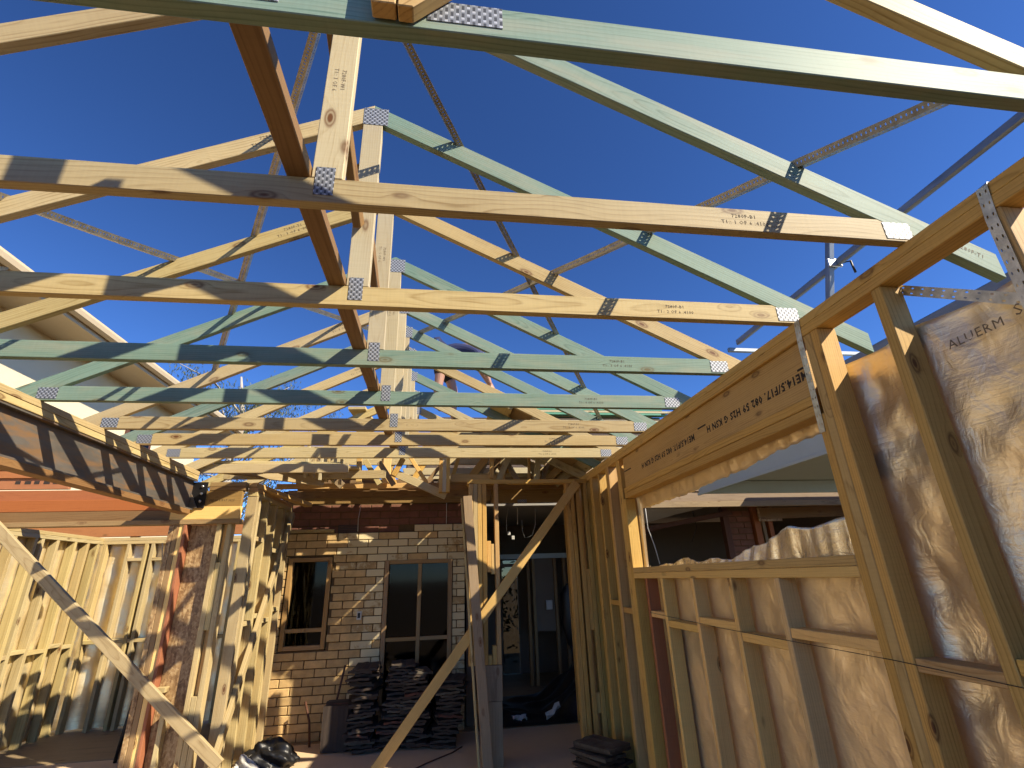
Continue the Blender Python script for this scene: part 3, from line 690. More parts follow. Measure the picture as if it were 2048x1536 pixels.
def window(x0, x1, z0, z1, mull=(), trans=(), pane=True):
    w = blk('window', x0, x0+.05, YW-.012, YW+.08, z0, z1, FRAMEW, t)
    blk('frame_side', x1-.05, x1, YW-.012, YW+.08, z0, z1, FRAMEW, w)
    blk('frame_head', x0+.051, x1-.051, YW-.010, YW+.08, z1-.045, z1, FRAMEW, w); blk('frame_sill', x0+.051, x1-.051, YW-.010, YW+.08, z0, z0+.045, FRAMEW, w)
    for m_ in mull: blk('mullion', m_-.022, m_+.022, YW-.006, YW+.06, z0+.046, z1-.046, FRAMEW, w)
    xs_ = [x0+.051]+[q for m_ in mull for q in (m_-.023, m_+.023)]+[x1-.051]
    for tz in trans:
        for k in range(0, len(xs_), 2): blk('transom', xs_[k], xs_[k+1], YW-.004, YW+.05, tz-.02, tz+.02, FRAMEW, w)
    blk('pane', x0+.051, x1-.051, YW+.062, YW+.067, z0+.046, z1-.046, GLASS, w, 0)
window(-1.785, -1.285, .875, 1.86, (), (1.075,))
window(-.666, .146, .022, 1.805, (-.245,), (.935,))

# header beams carried on the brick wall
t = thing('header_beam', 'doubled timber header resting on the brick wall under the far roof', 'timber beam', (0, 6.42, 2.47))
blk('timber', -1.86, .62, 6.36, 6.405, 2.549, 2.64, DULLSHADE, t); blk('timber', -1.84, .62, 6.352, 6.405, 2.472, 2.547, DULLSHADE, t)
blk('timber', .625, 2.0, 6.36, 6.405, 2.455, 2.655, DULLSHADE, t)
nail_plate(1.03, 2.475, .12, .04, 6.36, t)
t = thing('header_beam', 'weathered double timber beam beyond the right window opening', 'timber beam', (4, 6.42, 2.33))
blk('timber', 2.62, 6.4, 6.36, 6.405, 2.44, 2.555, DIRTY, t); blk('timber', 2.62, 6.4, 6.345, 6.405, 2.362, 2.438, DIRTY, t)
blk('timber', 2.7, 6.4, 6.36, 6.42, 2.575, 2.62, DIRTY, t)

# ================================================================== inside the old house
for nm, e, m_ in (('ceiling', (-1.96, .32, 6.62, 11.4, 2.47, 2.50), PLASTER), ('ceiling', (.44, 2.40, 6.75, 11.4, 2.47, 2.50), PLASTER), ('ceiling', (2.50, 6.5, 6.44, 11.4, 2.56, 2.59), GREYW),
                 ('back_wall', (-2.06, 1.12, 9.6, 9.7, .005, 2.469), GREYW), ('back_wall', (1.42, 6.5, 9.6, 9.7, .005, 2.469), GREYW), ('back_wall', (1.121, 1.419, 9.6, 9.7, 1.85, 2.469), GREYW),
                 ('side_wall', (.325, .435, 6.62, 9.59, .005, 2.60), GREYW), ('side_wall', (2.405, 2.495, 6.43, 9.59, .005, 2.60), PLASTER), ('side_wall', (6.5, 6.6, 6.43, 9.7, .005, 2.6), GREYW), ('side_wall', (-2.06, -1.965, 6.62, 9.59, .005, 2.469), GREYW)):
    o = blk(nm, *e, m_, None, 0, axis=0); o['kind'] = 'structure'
t = thing('inner_door_frame', 'pale steel header and timber door frames deep inside the dark doorway', 'door frame', (1.5, 8.5, 0))
blk('steel_header', .44, 2.12, 8.50, 8.56, 1.84, 1.915, BLUEGREY, t)
for x in (1.41, 1.50, 1.86, 2.02, 2.12): blk('stud', x, x+.045, 8.51, 8.59, .005, 1.838, DULLSHADE, t)
blk('panel', 1.548, 1.858, 8.55, 8.565, .75, 1.835, GREYW, t, 0); blk('track', .95, 1.40, 8.50, 8.55, 1.72, 1.77, GREYW, t)
o = blk('glass_door', 1.125, 1.415, 9.64, 9.65, .006, 1.848, GLASS, None, 0); tag(o, 'narrow dark glass door deep inside the house, greenery behind it', 'glass door')
rng = random.Random(3)
V, F = [], []
for k in range(260):
    c = Vector((1.27+rng.gauss(0, .35), 10.9+rng.gauss(0, .25), 1.15+rng.gauss(0, .45))); d = Vector((rng.gauss(0, 1), rng.gauss(0, 1), rng.gauss(0, 1))).normalized()*.07; e = d.orthogonal().normalized()*.028
    a = len(V); V += [c-d, c+e, c+d, c-e]; F.append((a, a+1, a+2, a+3))
LEAF = plain('shrub_leaf', (.04, .09, .015), .5, var=.5, scale=4)
sh = thing('shrub', 'green shrub glimpsed through the glass door deep inside', 'shrub', (1.27, 10.9, 0))
mesh_obj('foliage', V, F, LEAF, sh); tube('stem', [(1.27, 10.9, -.15), (1.25, 10.9, .5), (1.28, 10.9, 1.2)], [.03, .025, .012], DARKW, sh, 6)
# jacket hanging on the wall
V, F = [], []; prof = [(1.44, .04, .03), (1.38, .11, .05), (1.28, .15, .07), (1.05, .14, .07), (.85, .15, .075), (.66, .12, .06), (.56, .08, .04), (.50, .03, .02)]
for z, a, b in prof:
    for k in range(12):
        th = 2*math.pi*k/12; V.append((2.08+a*math.cos(th)*(1+.15*math.sin(z*17+k)), 8.42+b*math.sin(th)*(1+.2*math.sin(k*2.1+z*9)), z))
for r in range(len(prof)-1):
    for k in range(12): F.append((r*12+k, r*12+(k+1) % 12, (r+1)*12+(k+1) % 12, (r+1)*12+k))
F.append(tuple(range(12))); F.append(tuple(range((len(prof)-1)*12, len(prof)*12))[::-1])
o = mesh_obj('jacket', V, F, BLACKP, smooth=True); tag(o, 'black jacket hanging in the dark room behind the doorway', 'jacket')
o = blk('meter_box', 1.70, 1.80, 8.46, 8.50, 1.06, 1.20, WHITEP, None, .004); tag(o, 'small pale box on the inner door frame beside the jacket', 'box')
# cables in the torn ceiling
for k, (pts, r, m_, lb) in enumerate((
    ([(1.02, 6.9, 2.62), (1.05, 6.9, 2.40), (1.04, 6.9, 2.24)], .005, WHITEP, 'short white cable end hanging at the torn ceiling edge'),
    ([(1.32, 7.0, 2.47), (1.31, 7.0, 2.25), (1.26, 7.0, 2.10), (1.16, 7.0, 2.06), (1.12, 7.0, 2.16), (1.12, 7.0, 2.3)], .004, WHITEP, 'pale cable hanging in a loop inside the doorway'),
    ([(.93, 7.0, 2.47), (.90, 7.0, 2.3), (.90, 7.0, 2.16)], .004, WHITEP, 'pale cable with two white plugs inside the doorway'),
    ([(.06, 6.44, 2.95), (.065, 6.44, 2.5), (.065, 6.46, 2.22)], .004, WHITEP, 'thin pale cable hanging down over the red bricks'),
    ([(-1.0, 6.47, 2.47), (-1.02, 6.47, 2.3), (-1.015, 6.47, 2.15)], .004, WHITEP, 'thin pale cable hanging beside the air vent'),
    ([(2.66, 6.3, 2.35), (2.68, 6.35, 2.1), (2.76, 6.4, 1.9), (2.8, 6.4, 1.66)], .006, WHITEP, 'pale cable drooping at the left of the window opening'),
    ([(4.0, 7.6, 2.46), (4.02, 7.6, 2.2), (3.9, 7.6, 1.98)], .005, BLACKP, 'dark cable curling down inside the right hand room'))):
    o = tube('hanging_cable', pts, r, m_); tag(o, lb, 'cable')
    if k == 2:
        for x, z in ((.93, 2.13), (.985, 2.07)): blk('plug', x-.02, x+.02, 6.98, 7.02, z-.025, z+.025, WHITEP, o, .004)
# tarpaulin heap inside the doorway
V, F = [], []; n = 34
for j in range(n+1):
    for i in range(n+1):
        u, v = i/n, j/n; x = .72+1.66*u; y = 6.44+1.5*v
        hgt = .66*max(0, min(1, (u-.35)/.4))**1.4*(1-.25*v)+.10*max(0, math.sin(u*9+v*5))*(1-u)+.03*math.sin(u*23+v*11)+.02*math.sin(v*31+u*7)
        hgt *= min(1, v*5+.0)*min(1, (1-v)*6); V.append((x, y, .012+max(0, hgt)))
for j in range(n):
    for i in range(n): a = j*(n+1)+i; F.append((a, a+1, a+n+2, a+n+1))
o = mesh_obj('tarpaulin', V, F, TARP, smooth=True); tag(o, 'dark blue-black tarpaulin draped over a heap inside the doorway', 'tarpaulin')
for k, (x, y) in enumerate(((.86, 6.55), (1.25, 6.5))):
    V = []; F = []
    for a in range(5):
        for b in range(5): V.append((x+.04*a+.01*math.sin(b*3), y+.03*b, .05+.03*math.sin(a*2.2+b*1.7+k)+.03*a*(k)))
    for a in range(4):
        for b in range(4): F.append((a*5+b, a*5+b+1, a*5+b+6, a*5+b+5))
    o = mesh_obj('crumpled_wrapper', V, F, WHITEP); tag(o, ('crumpled pale wrapper lying just inside the doorway' if k == 0 else 'crumpled white paper standing on the tarpaulin edge'), 'wrapper')
# the room seen through the right hand opening
t = thing('brick_pier', 'red brick pier framed by old brown posts beyond the right opening', 'brick pier', (4.6, 7.2, 0))
for r in range(28):
    z = .006+r*.0856
    for x0, x1 in (((4.32, 4.55), (4.56, 4.68)) if r % 2 else ((4.32, 4.44), (4.45, 4.68))):
        if z > 1.3: blk('brick', x0, x1, 7.15, 7.26, z, z+.076, REDB, t, .003, axis=0)
blk('core', 4.325, 4.675, 7.16, 7.255, .005, 2.46, MORTAR, t, 0)
blk('post', 4.22, 4.31, 7.12, 7.22, .005, 2.46, DARKW, t); blk('post', 4.70, 4.80, 7.1, 7.2, .005, 2.46, RED, t); blk('post', 4.93, 5.0, 7.1, 7.2, .005, 2.46, RED, t); blk('post', 4.84, 4.89, 7.12, 7.2, .005, 2.46, DIRTY, t)
t = thing('fallen_beam', 'brown beam sloping across the top of the right hand room', 'timber beam', (5.6, 7.0, 2.2))
beam('timber', (4.75, 7.02, 2.33), (6.3, 7.0, 2.36), .16, .04, BINDER, t); blk('block', 4.72, 5.1, 7.0, 7.02, 2.22, 2.42, OSB, t)
t = thing('torn_ceiling', 'torn plasterboard ceiling edge with dark broken battens at the opening', 'ceiling remnant', (3.2, 6.8, 2.3))
mesh_obj('plasterboard', [(2.62, 6.45, 2.36), (3.55, 6.45, 2.36), (3.35, 6.9, 2.33), (2.62, 7.4, 2.15), (2.62, 6.45, 2.372), (3.55, 6.45, 2.372), (3.35, 6.9, 2.342), (2.62, 7.4, 2.162)], [(0, 3, 2, 1), (4, 5, 6, 7), (0, 1, 5, 4), (1, 2, 6, 5), (2, 3, 7, 6), (3, 0, 4, 7)], PLASTER, t)
beam('batten', (2.6, 7.5, 2.10), (4.3, 7.0, 2.36), .07, .04, DARKW, t); beam('batten', (2.6, 7.7, 1.98), (3.5, 7.4, 2.25), .05, .04, DARKW, t); blk('post', 2.72, 2.80, 7.5, 7.58, .005, 2.2, DARKW, t); blk('post', 2.88, 3.0, 7.6, 7.68, .005, 2.1, DARKW, t)

# ================================================================== stripped roof of the old house
t = thing('old_roof', 'stripped old roof of pale battens and dark tiles behind the new trusses', 'roof', (1.5, 8, 2.6))
RS = .80
for k in range(11):
    y = 6.62+k*.19; z = 2.70+RS*(y-6.62)
    blk('batten', -.55 if k < 4 else -.05, 4.3, y, y+.045, z, z+.038, PALE if k % 3 else DIRTY, t)
    beam('tile_course', (-.5 if k < 4 else -.02, y+.10, z+.06), (4.25, y+.10, z+.06), .028, .15, TILE, t, (0, -RS, 1), .004)
for k in range(7): beam('rafter', (-.5+k*.78, 6.60, 2.58), (-.5+k*.78, 8.75, 2.58+RS*2.15), .09, .04, PINE if k % 2 else DIRTY, t)
V, F = [(-.58, 6.75, 2.70), (4.35, 6.75, 2.70), (4.35, 8.8, 4.34), (-.1, 8.8, 4.34)], [(0, 1, 2, 3)]
mesh_obj('sarking', V, F, DARKW, t)
mesh_obj('rear_slope', [(-.1, 8.8, 4.345), (4.35, 8.8, 4.345), (4.35, 11.6, 2.6), (-.1, 11.6, 2.6)], [(0, 1, 2, 3)], TILE, t)

# short web timbers between the last chord and the header
t = thing('roof_webs', 'tangle of short posts and diagonal webs between the last chord and the header', 'roof webs', (.3, 5.75, 2.5))
Yw = 5.78
W_ = [((.584, 2.66), (.588, 3.0), .05), ((.666, 2.642), (.80, 2.93), .07), ((.91, 2.64), (.785, 2.862), .06), ((1.055, 2.639), (1.068, 2.98), .035), ((1.12, 2.638), (1.17, 2.98), .07), ((1.20, 2.65), (1.32, 2.95), .06), ((1.25, 2.638), (1.58, 2.93), .09), ((1.38, 2.61), (1.78, 2.92), .09), ((1.725, 2.66), (1.84, 2.9), .07),
      ((-.946, 2.64), (-.963, 2.98), .06), ((-.90, 2.90), (-.716, 2.618), .06), ((-.745, 2.89), (-.56, 2.616), .06), ((-.556, 2.70), (-.455, 2.9), .06), ((-.58, 2.755), (.05, 2.47), .09), ((-1.49, 2.91), (-1.13, 2.60), .08), ((.10, 2.69), (.76, 2.685), .09)]
for k, (a, b, w_) in enumerate(W_):
    beam('web', (a[0], Yw+.045*(k % 4), a[1]), (b[0], Yw+.045*(k % 4), b[1]), w_, .035, (BROWNLIT, PINE, DIRTY)[k % 3], t, (0, 0, 1) if abs(b[0]-a[0]) > .1 else (1, 0, 0))
for k in range(3): blk('post', -.035+k*.042, .005+k*.042, Yw-.06, Yw+.03, 2.50, 3.02, (BROWNLIT, PALE, BROWNLIT)[k], t)
for k in range(6): blk('web', -1.42+k*.052, -1.39+k*.052, 5.30+k*.09, 5.335+k*.09, 2.60, 2.95-k*.012, (PALE, PINE)[k % 2], t, axis=2)
rw = random.Random(21)
for k in range(22):
    x = -.95+k*.135+rw.uniform(-.04, .04); y_ = rw.choice((5.98, 6.10, 6.2, 6.28)); dx = rw.choice((-.22, -.12, 0, .10, .2, .26)); z1 = min(2.98, roof_z(x+dx)-.12)
    beam('web', (x, y_, 2.645), (x+dx, y_, z1), rw.choice((.045, .07, .09)), .034, rw.choice((BROWNLIT, PINE, DULLSHADE, WARMLIT)), t, (1, 0, 0) if abs(dx) < .05 else (0, 0, 1))
for xa, xb, y_, z in ((-1.7, 1.9, 6.16, 2.60), (.1, 1.95, 5.93, 2.62), (-1.75, -.1, 6.24, 2.66)): blk('chord', xa, xb, y_, y_+.035, z, z+.085, DULLSHADE, t)
t = thing('ceiling_ties', 'flat boards and short ceiling ties in broken sunlight above the side wall', 'ceiling ties', (-1.6, 5.5, 2.6))
blk('tie', -2.40, -.95, 5.13, 5.165, 2.61, 2.70, PINE, t); blk('tie', -2.3, -.62, 5.56, 5.595, 2.63, 2.72, PINE, t)
beam('tie', (-2.25, 5.30, 2.69), (-1.28, 5.62, 2.60), .09, .035, PINE, t); blk('tie', -1.9, -.2, 6.02, 6.055, 2.60, 2.66, BROWNLIT, t)
beam('tie', (-1.86, 5.19, 2.50), (-1.60, 6.36, 2.46), .045, .09, BROWNLIT, t, (0, 0, 1))
for k, (xa, xb, yy, zz) in enumerate(((-2.25, -1.05, 5.22, 2.722), (-2.1, -.9, 5.47, 2.735), (-2.2, -1.15, 5.72, 2.722), (-1.9, -.8, 5.98, 2.73))): beam('board', (xa, yy, zz), (xb, yy+.08, zz), .03, .16, PINE, t)
blk('tie', .1, 2.0, 6.12, 6.155, 2.70, 2.79, PINE, t); blk('tie', -.5, 1.9, 6.5, 6.535, 2.85, 2.94, PALE, t)

# planks, green batten pack
t = thing('added_shade_boards', 'wide boards added on the far right rafters to shade the brick wall', 'boards', (1.2, 5.5, 3.0))  # boards added to block the sun from the brick wall
for k in range(7):
    x = .62+.205*k+rng.uniform(-.01, .01); zl = roof_z(x)+.019+(.038 if k % 2 else 0); beam('board', (x, 4.72+rng.uniform(0, .12), zl), (x, 6.33+rng.uniform(-.05, .05), zl), .032, .235, (PINE, DULLSHADE, PALE)[k % 3], t, (SL, 0, 1))
t = thing('work_planks', 'pale planks laid across the far rafters beside the worker', 'planks', (-.3, 6.0, 3.5))
beam('plank', (-.62, 5.98, 3.655), (-.12, 5.98, 3.66), .035, .20, PINE, t); beam('plank', (-1.0, 5.6, 3.46), (-.95, 6.35, 3.46), .035, .2, PINE, t)
rng = random.Random(11)
bt = thing('batten_pack', 'pack of green-edged roof battens stacked beyond the right rafters', 'batten pack', (2.8, 8.8, 4.36))
for x in (1.7, 3.6): blk('bearer', x, x+.09, 8.55, 9.0, 4.346, 4.398, DIRTY, bt)
for k in range(18):
    x0 = 1.2+rng.uniform(-.15, .25); blk('batten', x0, x0+2.9+rng.uniform(-.2, .3), 8.62+.055*(k % 6), 8.67+.055*(k % 6), 4.40+.045*(k//6), 4.44+.045*(k//6), (BATGREEN, BATGREEN, PALE)[rng.randrange(3)], bt)
V, F = [], []
for i in range(13):
    for j in range(7): V.append((.85+.07*i, 7.9+.05*j, 3.86+.04*j+.05*math.sin(i*.9)+.04*math.sin(j*1.3+i*.5)-.012*i+.012*j))
for i in range(12):
    for j in range(6): F.append((i*7+j, i*7+j+1, i*7+j+8, i*7+j+7))
o = mesh_obj('blue_sheet', V, F, TARPB, smooth=True); tag(o, 'crumpled blue plastic sheet beside the green battens', 'plastic sheet')

# ================================================================== edge protection and neighbour on the right
t = thing('guard_rail', 'galvanised edge-protection rails and post beyond the right wall', 'guard rail', (2.55, 2.45, 0))
beam('post', (2.55, 2.66, 2.84), (2.55, 2.39, 3.60), .04, .04, DGALV, t, (1, 0, 0), .004); blk('post', 2.53, 2.57, 2.64, 2.68, -.155, 2.85, DGALV, t, .004)
blk('rail', 2.575, 2.605, .2, 3.62, 3.425, 3.475, DGALV, t, .006); blk('rail', 2.575, 2.605, .8, 3.0, 2.73, 2.81, DGALV, t, .006)
blk('rail', 2.50, 3.9, 3.625, 3.655, 3.365, 3.405, DGALV, t, .006)
cl = blk('clamp', 2.52, 2.62, 2.415, 2.428, 3.42, 3.48, GALV, t, .003); tube('clamp_bolt', [(2.60, 2.41, 3.44), (2.66, 2.39, 3.45), (2.67, 2.39, 3.36)], .008, BLACKST, cl, 6)
t = thing('carport', 'blue-grey carport fascia and wall beyond the right opening', 'carport', (4, 5, 0))
blk('fascia', 3.20, 3.26, 2.4, 5.85, 2.46, 2.68, BLUEGREY, t, .004, axis=1); blk('fascia_lip', 3.18, 3.198, 2.4, 5.85, 2.44, 2.47, BLUEGREY, t, .002); blk('roof_sheet', 3.262, 6.4, 2.4, 5.9, 2.62, 2.66, BLUEGREY, t, .004)
blk('end_fascia', 3.262, 6.4, 5.82, 5.86, 2.46, 2.615, BLUEGREY, t, .004); blk('flashing', 3.0, 6.4, 5.9, 5.93, 2.60, 2.625, CREAMT, t, .002)
blk('gable_wall', 3.4, 8.0, 8.4, 8.5, 2.65, 3.25, BLUEGREY, t, 0); blk('red_gutter', 4.55, 9.0, 5.95, 6.1, 2.76, 2.87, REDM, t, .02)
for x, y in ((3.23, 2.6), (6.2, 2.6), (6.2, 5.7)): blk('post', x-.04, x+.04, y-.04, y+.04, -.155, 2.455, BLUEGREY, t, .004)

# ================================================================== neighbour house on the left
t = thing('neighbour_house', 'cream two-storey neighbouring house with gutter and eaves at left', 'house', (-9, 9, 0))
blk('wall', -12.5, -6.9, 2.0, 14.6, -.155, 5.78, CREAMW, t, 0)
blk('soffit', -6.898, -6.12, 1.5, 15.2, 5.76, 5.785, CREAMT, t, 0); blk('barge', -6.13, -6.09, 1.5, 15.2, 5.73, 5.92, CREAMT, t, .004)
V, F = [], []; pr = [(-6.088, 5.93), (-6.088, 5.82), (-6.03, 5.80), (-5.97, 5.83), (-5.955, 5.90), (-5.97, 5.945), (-5.985, 5.945)]
for y in (1.5, 15.2):
    for x, z in pr: V.append((x, y, z))
for k in range(len(pr)-1): F.append((k, k+1, k+1+len(pr), k+len(pr)))
gt = mesh_obj('gutter', V, F, CREAMT, t); md = gt.modifiers.new('thickness', 'SOLIDIFY'); md.thickness = .006
mesh_obj('roof', [(-6.05, 1.4, 5.95), (-6.05, 15.2, 5.95), (-9.6, 12.0, 7.4), (-9.6, 4.6, 7.4), (-13.2, 15.2, 5.95), (-13.2, 1.4, 5.95)], [(0, 1, 2, 3), (3, 2, 4, 5), (1, 4, 2), (0, 3, 5)], TILE, t)
dp = tube('downpipe', [(-6.06, 6.62, 5.83), (-6.2, 6.62, 5.64), (-6.84, 6.62, 5.42), (-6.84, 6.62, .0)], .05, CREAMT, t, 10)
w = blk('window', -6.9, -6.86, 11.4, 12.4, 4.05, 5.15, DARKW, t); blk('window_pane', -6.858, -6.852, 11.5, 12.3, 4.15, 5.05, GLASS, w, 0)

# eucalypt behind the house
rng = random.Random(5)
tr = thing('gum_tree', 'tall gum tree with sparse olive foliage behind the neighbouring house', 'tree', (-8.4, 21, 0))
BARK = plain('pale_bark', (.55, .50, .43), .8, var=.3, scale=2); GUM = plain('gum_leaf', (.085, .105, .045), .55, var=.4, scale=3)
tube('trunk', [(-8.4, 21, -.155), (-8.2, 21, 3), (-8.6, 21, 6), (-8.4, 21, 8.4), (-8.7, 21, 10)], [.28, .24, .17, .1, .04], BARK, tr, 8)
tips = []
for k in range(22):
    z0 = rng.uniform(3.2, 8.6); a = rng.uniform(0, 6.28); L = rng.uniform(1.4, 3.3)
    p0 = Vector((-8.4, 21, z0)); p1 = p0+Vector((math.cos(a)*L*.5, math.sin(a)*L*.4, L*.35)); p2 = p0+Vector((math.cos(a)*L, math.sin(a)*L*.8, L*.5+rng.uniform(-.2, .6)))
    tube('limb', [p0, p1, p2], [.06, .04, .012], BARK, tr, 5); tips += [p1, p2, (p1+p2)/2]
V, F = [], []
for p in tips:
    for c in range(5):
        cc = p+Vector((rng.gauss(0, .42), rng.gauss(0, .42), rng.gauss(0, .32)))
        for k in range(26):
            q = cc+Vector((rng.gauss(0, .22), rng.gauss(0, .22), rng.gauss(0, .2))); d = Vector((rng.gauss(0, .6), rng.gauss(0, .6), -1)).normalized()*.085; e = d.orthogonal().normalized(); e.rotate(Matrix.Rotation(rng.uniform(0, 6.3), 3, d)); e *= .018
            a = len(V); V += [q-d, q+e, q+d, q-e]; F.append((a, a+1, a+2, a+3))
mesh_obj('crown', V, F, GUM, tr)

# ================================================================== worker on the roof
SKIN = plain('skin', (.50, .27, .18), .5, var=.1); NAVY = plain('navy_cotton', (.035, .045, .13), .85, var=.25, scale=12, bmp=.3, bscale=20)
BLACKC = plain('black_cotton', (.018, .017, .018), .9, var=.2); BOOT = plain('boot_leather', (.06, .04, .025), .6); HAIR = plain('brown_hair', (.05, .03, .018), .7)
def skinned(name, verts, edges, rad, mat, parent, root=0, sub=2):
    me = bpy.data.meshes.new(name); c = Vector(verts[root]); me.from_pydata([tuple(Vector(v)-c) for v in verts], edges, []); me.materials.append(mat)
    o = add(name, me, parent, Matrix.Translation(c)); o.modifiers.new('skin', 'SKIN'); s_ = o.modifiers.new('smooth', 'SUBSURF'); s_.levels = s_.render_levels = sub
    lay = me.skin_vertices[0] if me.skin_vertices else None
    if lay is None:
        bm = bmesh.new(); bm.from_mesh(me); bm.verts.layers.skin.verify(); bm.to_mesh(me); bm.free(); lay = me.skin_vertices[0]
    for i, r in enumerate(rad): lay.data[i].radius = (r, r) if not isinstance(r, tuple) else r; lay.data[i].use_root = (i == root)
    for p in me.polygons: p.use_smooth = True
    return o
PX, PY = 0.0, 6.27
pe = thing('person', 'worker in navy shirt and dark shorts bending over on the far roof', 'person', (PX, PY, 3.55))
J = dict(pel=(-.01, PY, 4.42), wai=(.13, PY, 4.54), che=(.31, PY, 4.58), nek=(.52, PY, 4.47), hd0=(.60, PY, 4.42), hd1=(.71, PY, 4.36),
         hl=(-.03, PY-.09, 4.36), kl=(-.07, PY-.11, 4.00), al=(-.11, PY-.11, 3.68), tl=(.03, PY-.12, 3.645), hr=(.02, PY+.09, 4.36), kr=(.14, PY+.10, 3.95), ar=(.13, PY+.10, 3.58), tr=(.27, PY+.11, 3.53),
         sl=(.45, PY-.17, 4.46), el=(.54, PY-.21, 4.20), wl=(.62, PY-.16, 3.98), sr=(.45, PY+.17, 4.46), er=(.60, PY+.20, 4.22), wr=(.70, PY+.12, 4.00))
def chain(keys, links, rads): return [J[k] for k in keys], [(keys.index(a), keys.index(b)) for a, b in links], rads
ks = ['pel', 'wai', 'che', 'nek', 'hd0', 'hd1', 'hl', 'kl', 'al', 'tl', 'hr', 'kr', 'ar', 'tr', 'sl', 'el', 'wl', 'sr', 'er', 'wr']
vs, es, rs = chain(ks, [('pel', 'wai'), ('wai', 'che'), ('che', 'nek'), ('nek', 'hd0'), ('hd0', 'hd1'), ('pel', 'hl'), ('hl', 'kl'), ('kl', 'al'), ('al', 'tl'), ('pel', 'hr'), ('hr', 'kr'), ('kr', 'ar'), ('ar', 'tr'), ('che', 'sl'), ('sl', 'el'), ('el', 'wl'), ('che', 'sr'), ('sr', 'er'), ('er', 'wr')],
     [.135, .125, .145, .06, .085, .095, .09, .062, .042, .035, .09, .062, .042, .035, .058, .044, .03, .058, .044, .03])
skinned('body', vs, es, rs, SKIN, pe)
vs, es, rs = chain(['pel', 'wai', 'che', 'nek', 'sl', 'sr'], [('pel', 'wai'), ('wai', 'che'), ('che', 'nek'), ('che', 'sl'), ('che', 'sr')], [.15, .17, .195, .08, .08, .08]); vs += [(.50, PY-.19, 4.33), (.53, PY+.185, 4.34)]; es += [(4, 6), (5, 7)]; rs += [.062, .062]
skinned('shirt', vs, es, rs, NAVY, pe)
vs, es, rs = chain(['pel', 'hl', 'hr'], [('pel', 'hl'), ('pel', 'hr')], [.155, .115, .115]); vs += [(-.055, PY-.10, 4.10), (.09, PY+.095, 4.09), (.09, PY, 4.47)]; es += [(1, 3), (2, 4), (0, 5)]; rs += [.095, .095, .15]
skinned('shorts', vs, es, rs, BLACKC, pe)
for a, b in (('al', 'tl'), ('ar', 'tr')):
    p, q = Vector(J[a]), Vector(J[b]); skinned('boot', [tuple(p+Vector((0, 0, .09))), tuple(p), tuple(q)], [(0, 1), (1, 2)], [.052, .058, .042], BOOT, pe, 1)
h = Vector(J['hd1']); skinned('hair', [tuple(h+Vector((-.05, 0, .06))), tuple(h+Vector((.03, 0, .03)))], [(0, 1)], [.08, .085], HAIR, pe)
for sy in (-1, 1):   # hands with separate fingers reaching down
    wv = Vector(J['wl' if sy < 0 else 'wr']); vs = [tuple(wv), tuple(wv+Vector((.02, 0, -.07)))]; es = [(0, 1)]; rs = [.03, .036]
    for f_ in range(4):
        o_ = Vector((.025, (f_-1.5)*.02, -.10)); i0 = len(vs); L_ = (.035, .04, .038, .03)[f_]
        vs += [tuple(wv+o_), tuple(wv+o_+Vector((.012, 0, -L_))), tuple(wv+o_+Vector((0, 0, -L_*1.8)))]; es += [(1, i0), (i0, i0+1), (i0+1, i0+2)]; rs += [.010, .009, .008]
    i0 = len(vs); vs += [tuple(wv+Vector((.05, sy*-.03, -.06))), tuple(wv+Vector((.065, sy*-.03, -.09)))]; es += [(1, i0), (i0, i0+1)]; rs += [.011, .009]
    skinned('hand', vs, es, rs, SKIN, pe, 0, 1)
o = strip('shirt_tail', [(.02, PY-.06, 4.60), (-.05, PY-.06, 4.66), (-.08, PY-.07, 4.71), (-.13, PY-.07, 4.70), (-.14, PY-.06, 4.66)], (0, -1, .3), .05, NAVY, pe)

# ================================================================== roof tile stacks and loose things on the floor
V, F = [], []; nu, nv = 10, 2; TL, TW = .40, .25
for lay in (0, 1):
    for i in range(nu+1):
        for j in range(nv+1):
            x = TW*(i/nu-.5); y = TL*(j/nv-.5); z = .0035*math.sin(i/nu*math.pi*4)+.002*math.sin(i*2.3+j)+.004*(j == 0)+(0 if lay == 0 else .021); V.append((x, y, z))
q = (nu+1)*(nv+1)
for i in range(nu):
    for j in range(nv):
        a = i*(nv+1)+j; F.append((a, a+1, a+nv+2, a+nv+1)); F.append((q+a, q+a+nv+1, q+a+nv+2, q+a+1))
for i in range(nu):
    a = i*(nv+1); F.append((a, a+nv+1, q+a+nv+1, q+a)); a += nv; F.append((a, q+a, q+a+nv+1, a+nv+1))
for j in range(nv):
    F.append((j, q+j, q+j+1, j+1)); a = nu*(nv+1)+j; F.append((a, a+1, q+a+1, q+a))
TM = bpy.data.meshes.new('tile'); TM.from_pydata(V, [], F); TM.materials.append(TILE)
TM2 = TM.copy(); TM2.materials.clear(); TM2.materials.append(TILE2)
rng = random.Random(2)
def tile(loc, rot, label, group):
    o = bpy.data.objects.new('roof_tile', TM2 if rng.random() < .12 else TM); COL.objects.link(o); o.location = loc; o.rotation_euler = rot; tag(o, label, 'roof tile', group)
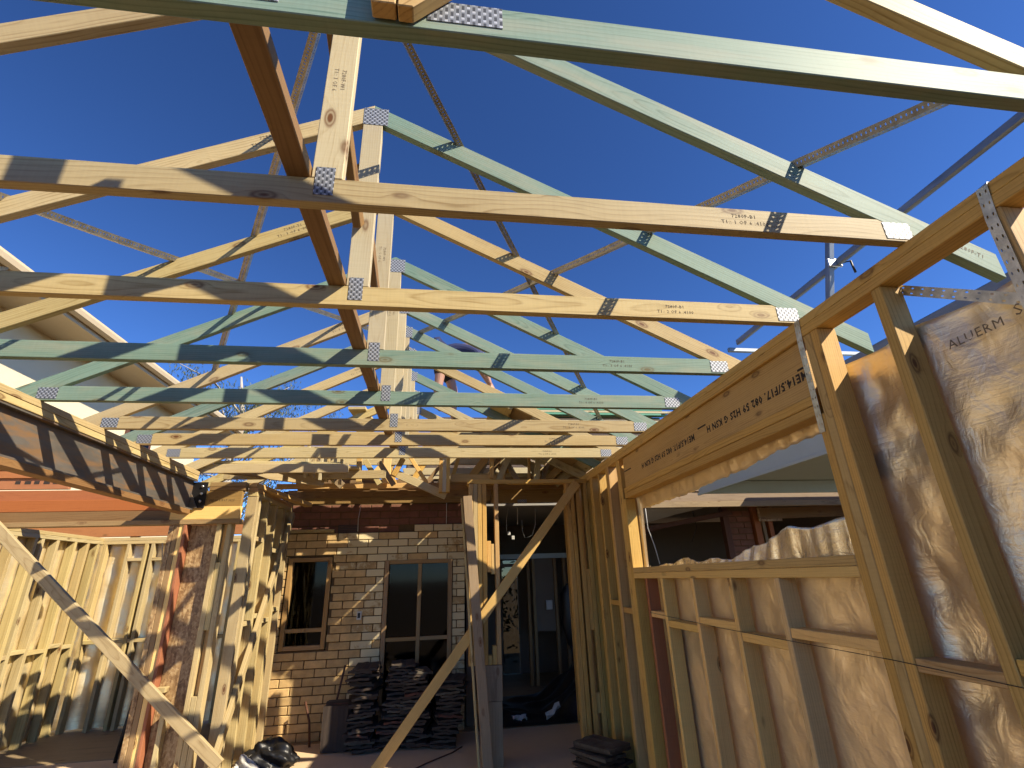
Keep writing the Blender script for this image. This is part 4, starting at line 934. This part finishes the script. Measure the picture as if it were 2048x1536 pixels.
for cx, cy, n_, lean, lb in ((-.76, 6.15, 24, .0, 'leftmost tall stack'), (-.47, 6.18, 24, .004, 'second stack from left'), (-.20, 6.14, 22, -.002, 'third stack from left'), (.06, 6.10, 19, .006, 'leaning stack nearest the doorway')):
    z = .012
    for k in range(n_):
        tile((cx+lean*k+rng.gauss(0, .016), cy+rng.uniform(-.04, .04), z), (rng.uniform(-.04, .04), rng.gauss(0, .05)+lean*8, rng.uniform(-.2, .2)+(math.pi if k % 2 else 0)), '%sroof tile in the %s by the brick wall' % ('topmost dark ' if k == n_-1 else 'lowest dark ' if k == 0 else 'dark terracotta ', lb), 'roof tiles in the '+lb)
        z += .0305
for k in range(7): tile((-1.02+.012*math.sin(k), 6.05+.045*k, .21), (math.pi/2+.06, 0, rng.uniform(-.05, .05)), 'mossy dark roof tile standing on edge in the low row at left', 'roof tiles standing on edge')
for k in range(9): tile((1.33+rng.uniform(-.05, .05), 4.72+rng.uniform(-.03, .03), .014+.0305*k), (rng.uniform(-.03, .03), rng.uniform(-.05, .05), .5+rng.uniform(-.15, .15)), 'dark roof tile in the low heap at the foot of the right wall', 'roof tiles in the heap by the right wall')
o = tube('iron_rod', [(-1.09, 6.30, 0.004), (-1.08, 6.32, .35), (-1.02, 6.38, .72)], .011, DARKW); tag(o, 'dark bent rod standing against the brick wall beside the tiles', 'rod')
o = tube('iron_rod', [(-1.30, 6.30, 0.004), (-1.33, 6.32, .22), (-1.40, 6.36, .40)], .012, DARKW); tag(o, 'short dark pipe leaning on the lower brick wall', 'pipe')
o = tube('floor_cable', [(-.3, 5.25, .006), (-.1, 5.5, .006), (.15, 5.75, .006), (.25, 5.9, .006)], .006, DARKW); tag(o, 'dark cable lying across the concrete near the prop', 'cable')
def crumple(name, label, cat, c, s, mat, seed):
    bm = bmesh.new(); bmesh.ops.create_icosphere(bm, subdivisions=5, radius=1); rg = random.Random(seed); ph = [rg.uniform(0, 6) for _ in range(6)]
    for v in bm.verts:
        p = v.co.copy(); k = 1+.22*math.sin(p.x*5+ph[0])*math.sin(p.y*4+ph[1])+.14*math.sin(p.z*9+ph[2]+p.x*6)+.08*math.sin(p.y*15+ph[3])+.05*abs(math.sin(p.x*13+p.z*11+ph[4]))+.04*abs(math.sin(p.y*21-p.z*17)); v.co = Vector((p.x*s[0]*k, p.y*s[1]*k, max(-.35, p.z)*s[2]*k))
    me = bpy.data.meshes.new(name); bm.to_mesh(me); bm.free(); me.materials.append(mat); me.polygons.foreach_set('use_smooth', [True]*len(me.polygons)); o = add(name, me, None, Matrix.Translation((c[0], c[1], c[2]+.35*s[2]))); tag(o, label, cat); return o
crumple('rubbish_bag', 'crumpled black and white rubbish bag at the foot of the side wall', 'rubbish bag', (-1.52, 5.75, .01), (.20, .16, .15), BLACKP, 4)
crumple('rubbish_bag', 'small pale plastic bag beside the black rubbish bag', 'rubbish bag', (-1.68, 5.55, .01), (.09, .10, .10), WHITEP, 9)
for k, (x, y, a, m_, lb) in enumerate(((-1.55, 5.35, .4, PINE, 'pale timber offcut on the floor by the rubbish bag'), (-1.42, 5.48, -.5, RED, 'red timber offcut on the floor by the rubbish bag'), (-1.70, 5.30, 1.2, PALE, 'short pale offcut beside the sunlit brace'))):
    d = Vector((math.cos(a), math.sin(a), 0))*.17; o = beam('timber_offcut', Vector((x, y, .03+.04*(k == 2)))-d, Vector((x, y, .03+.04*(k == 2)))+d, .042, .085, m_); tag(o, lb, 'timber offcut', 'timber offcuts')
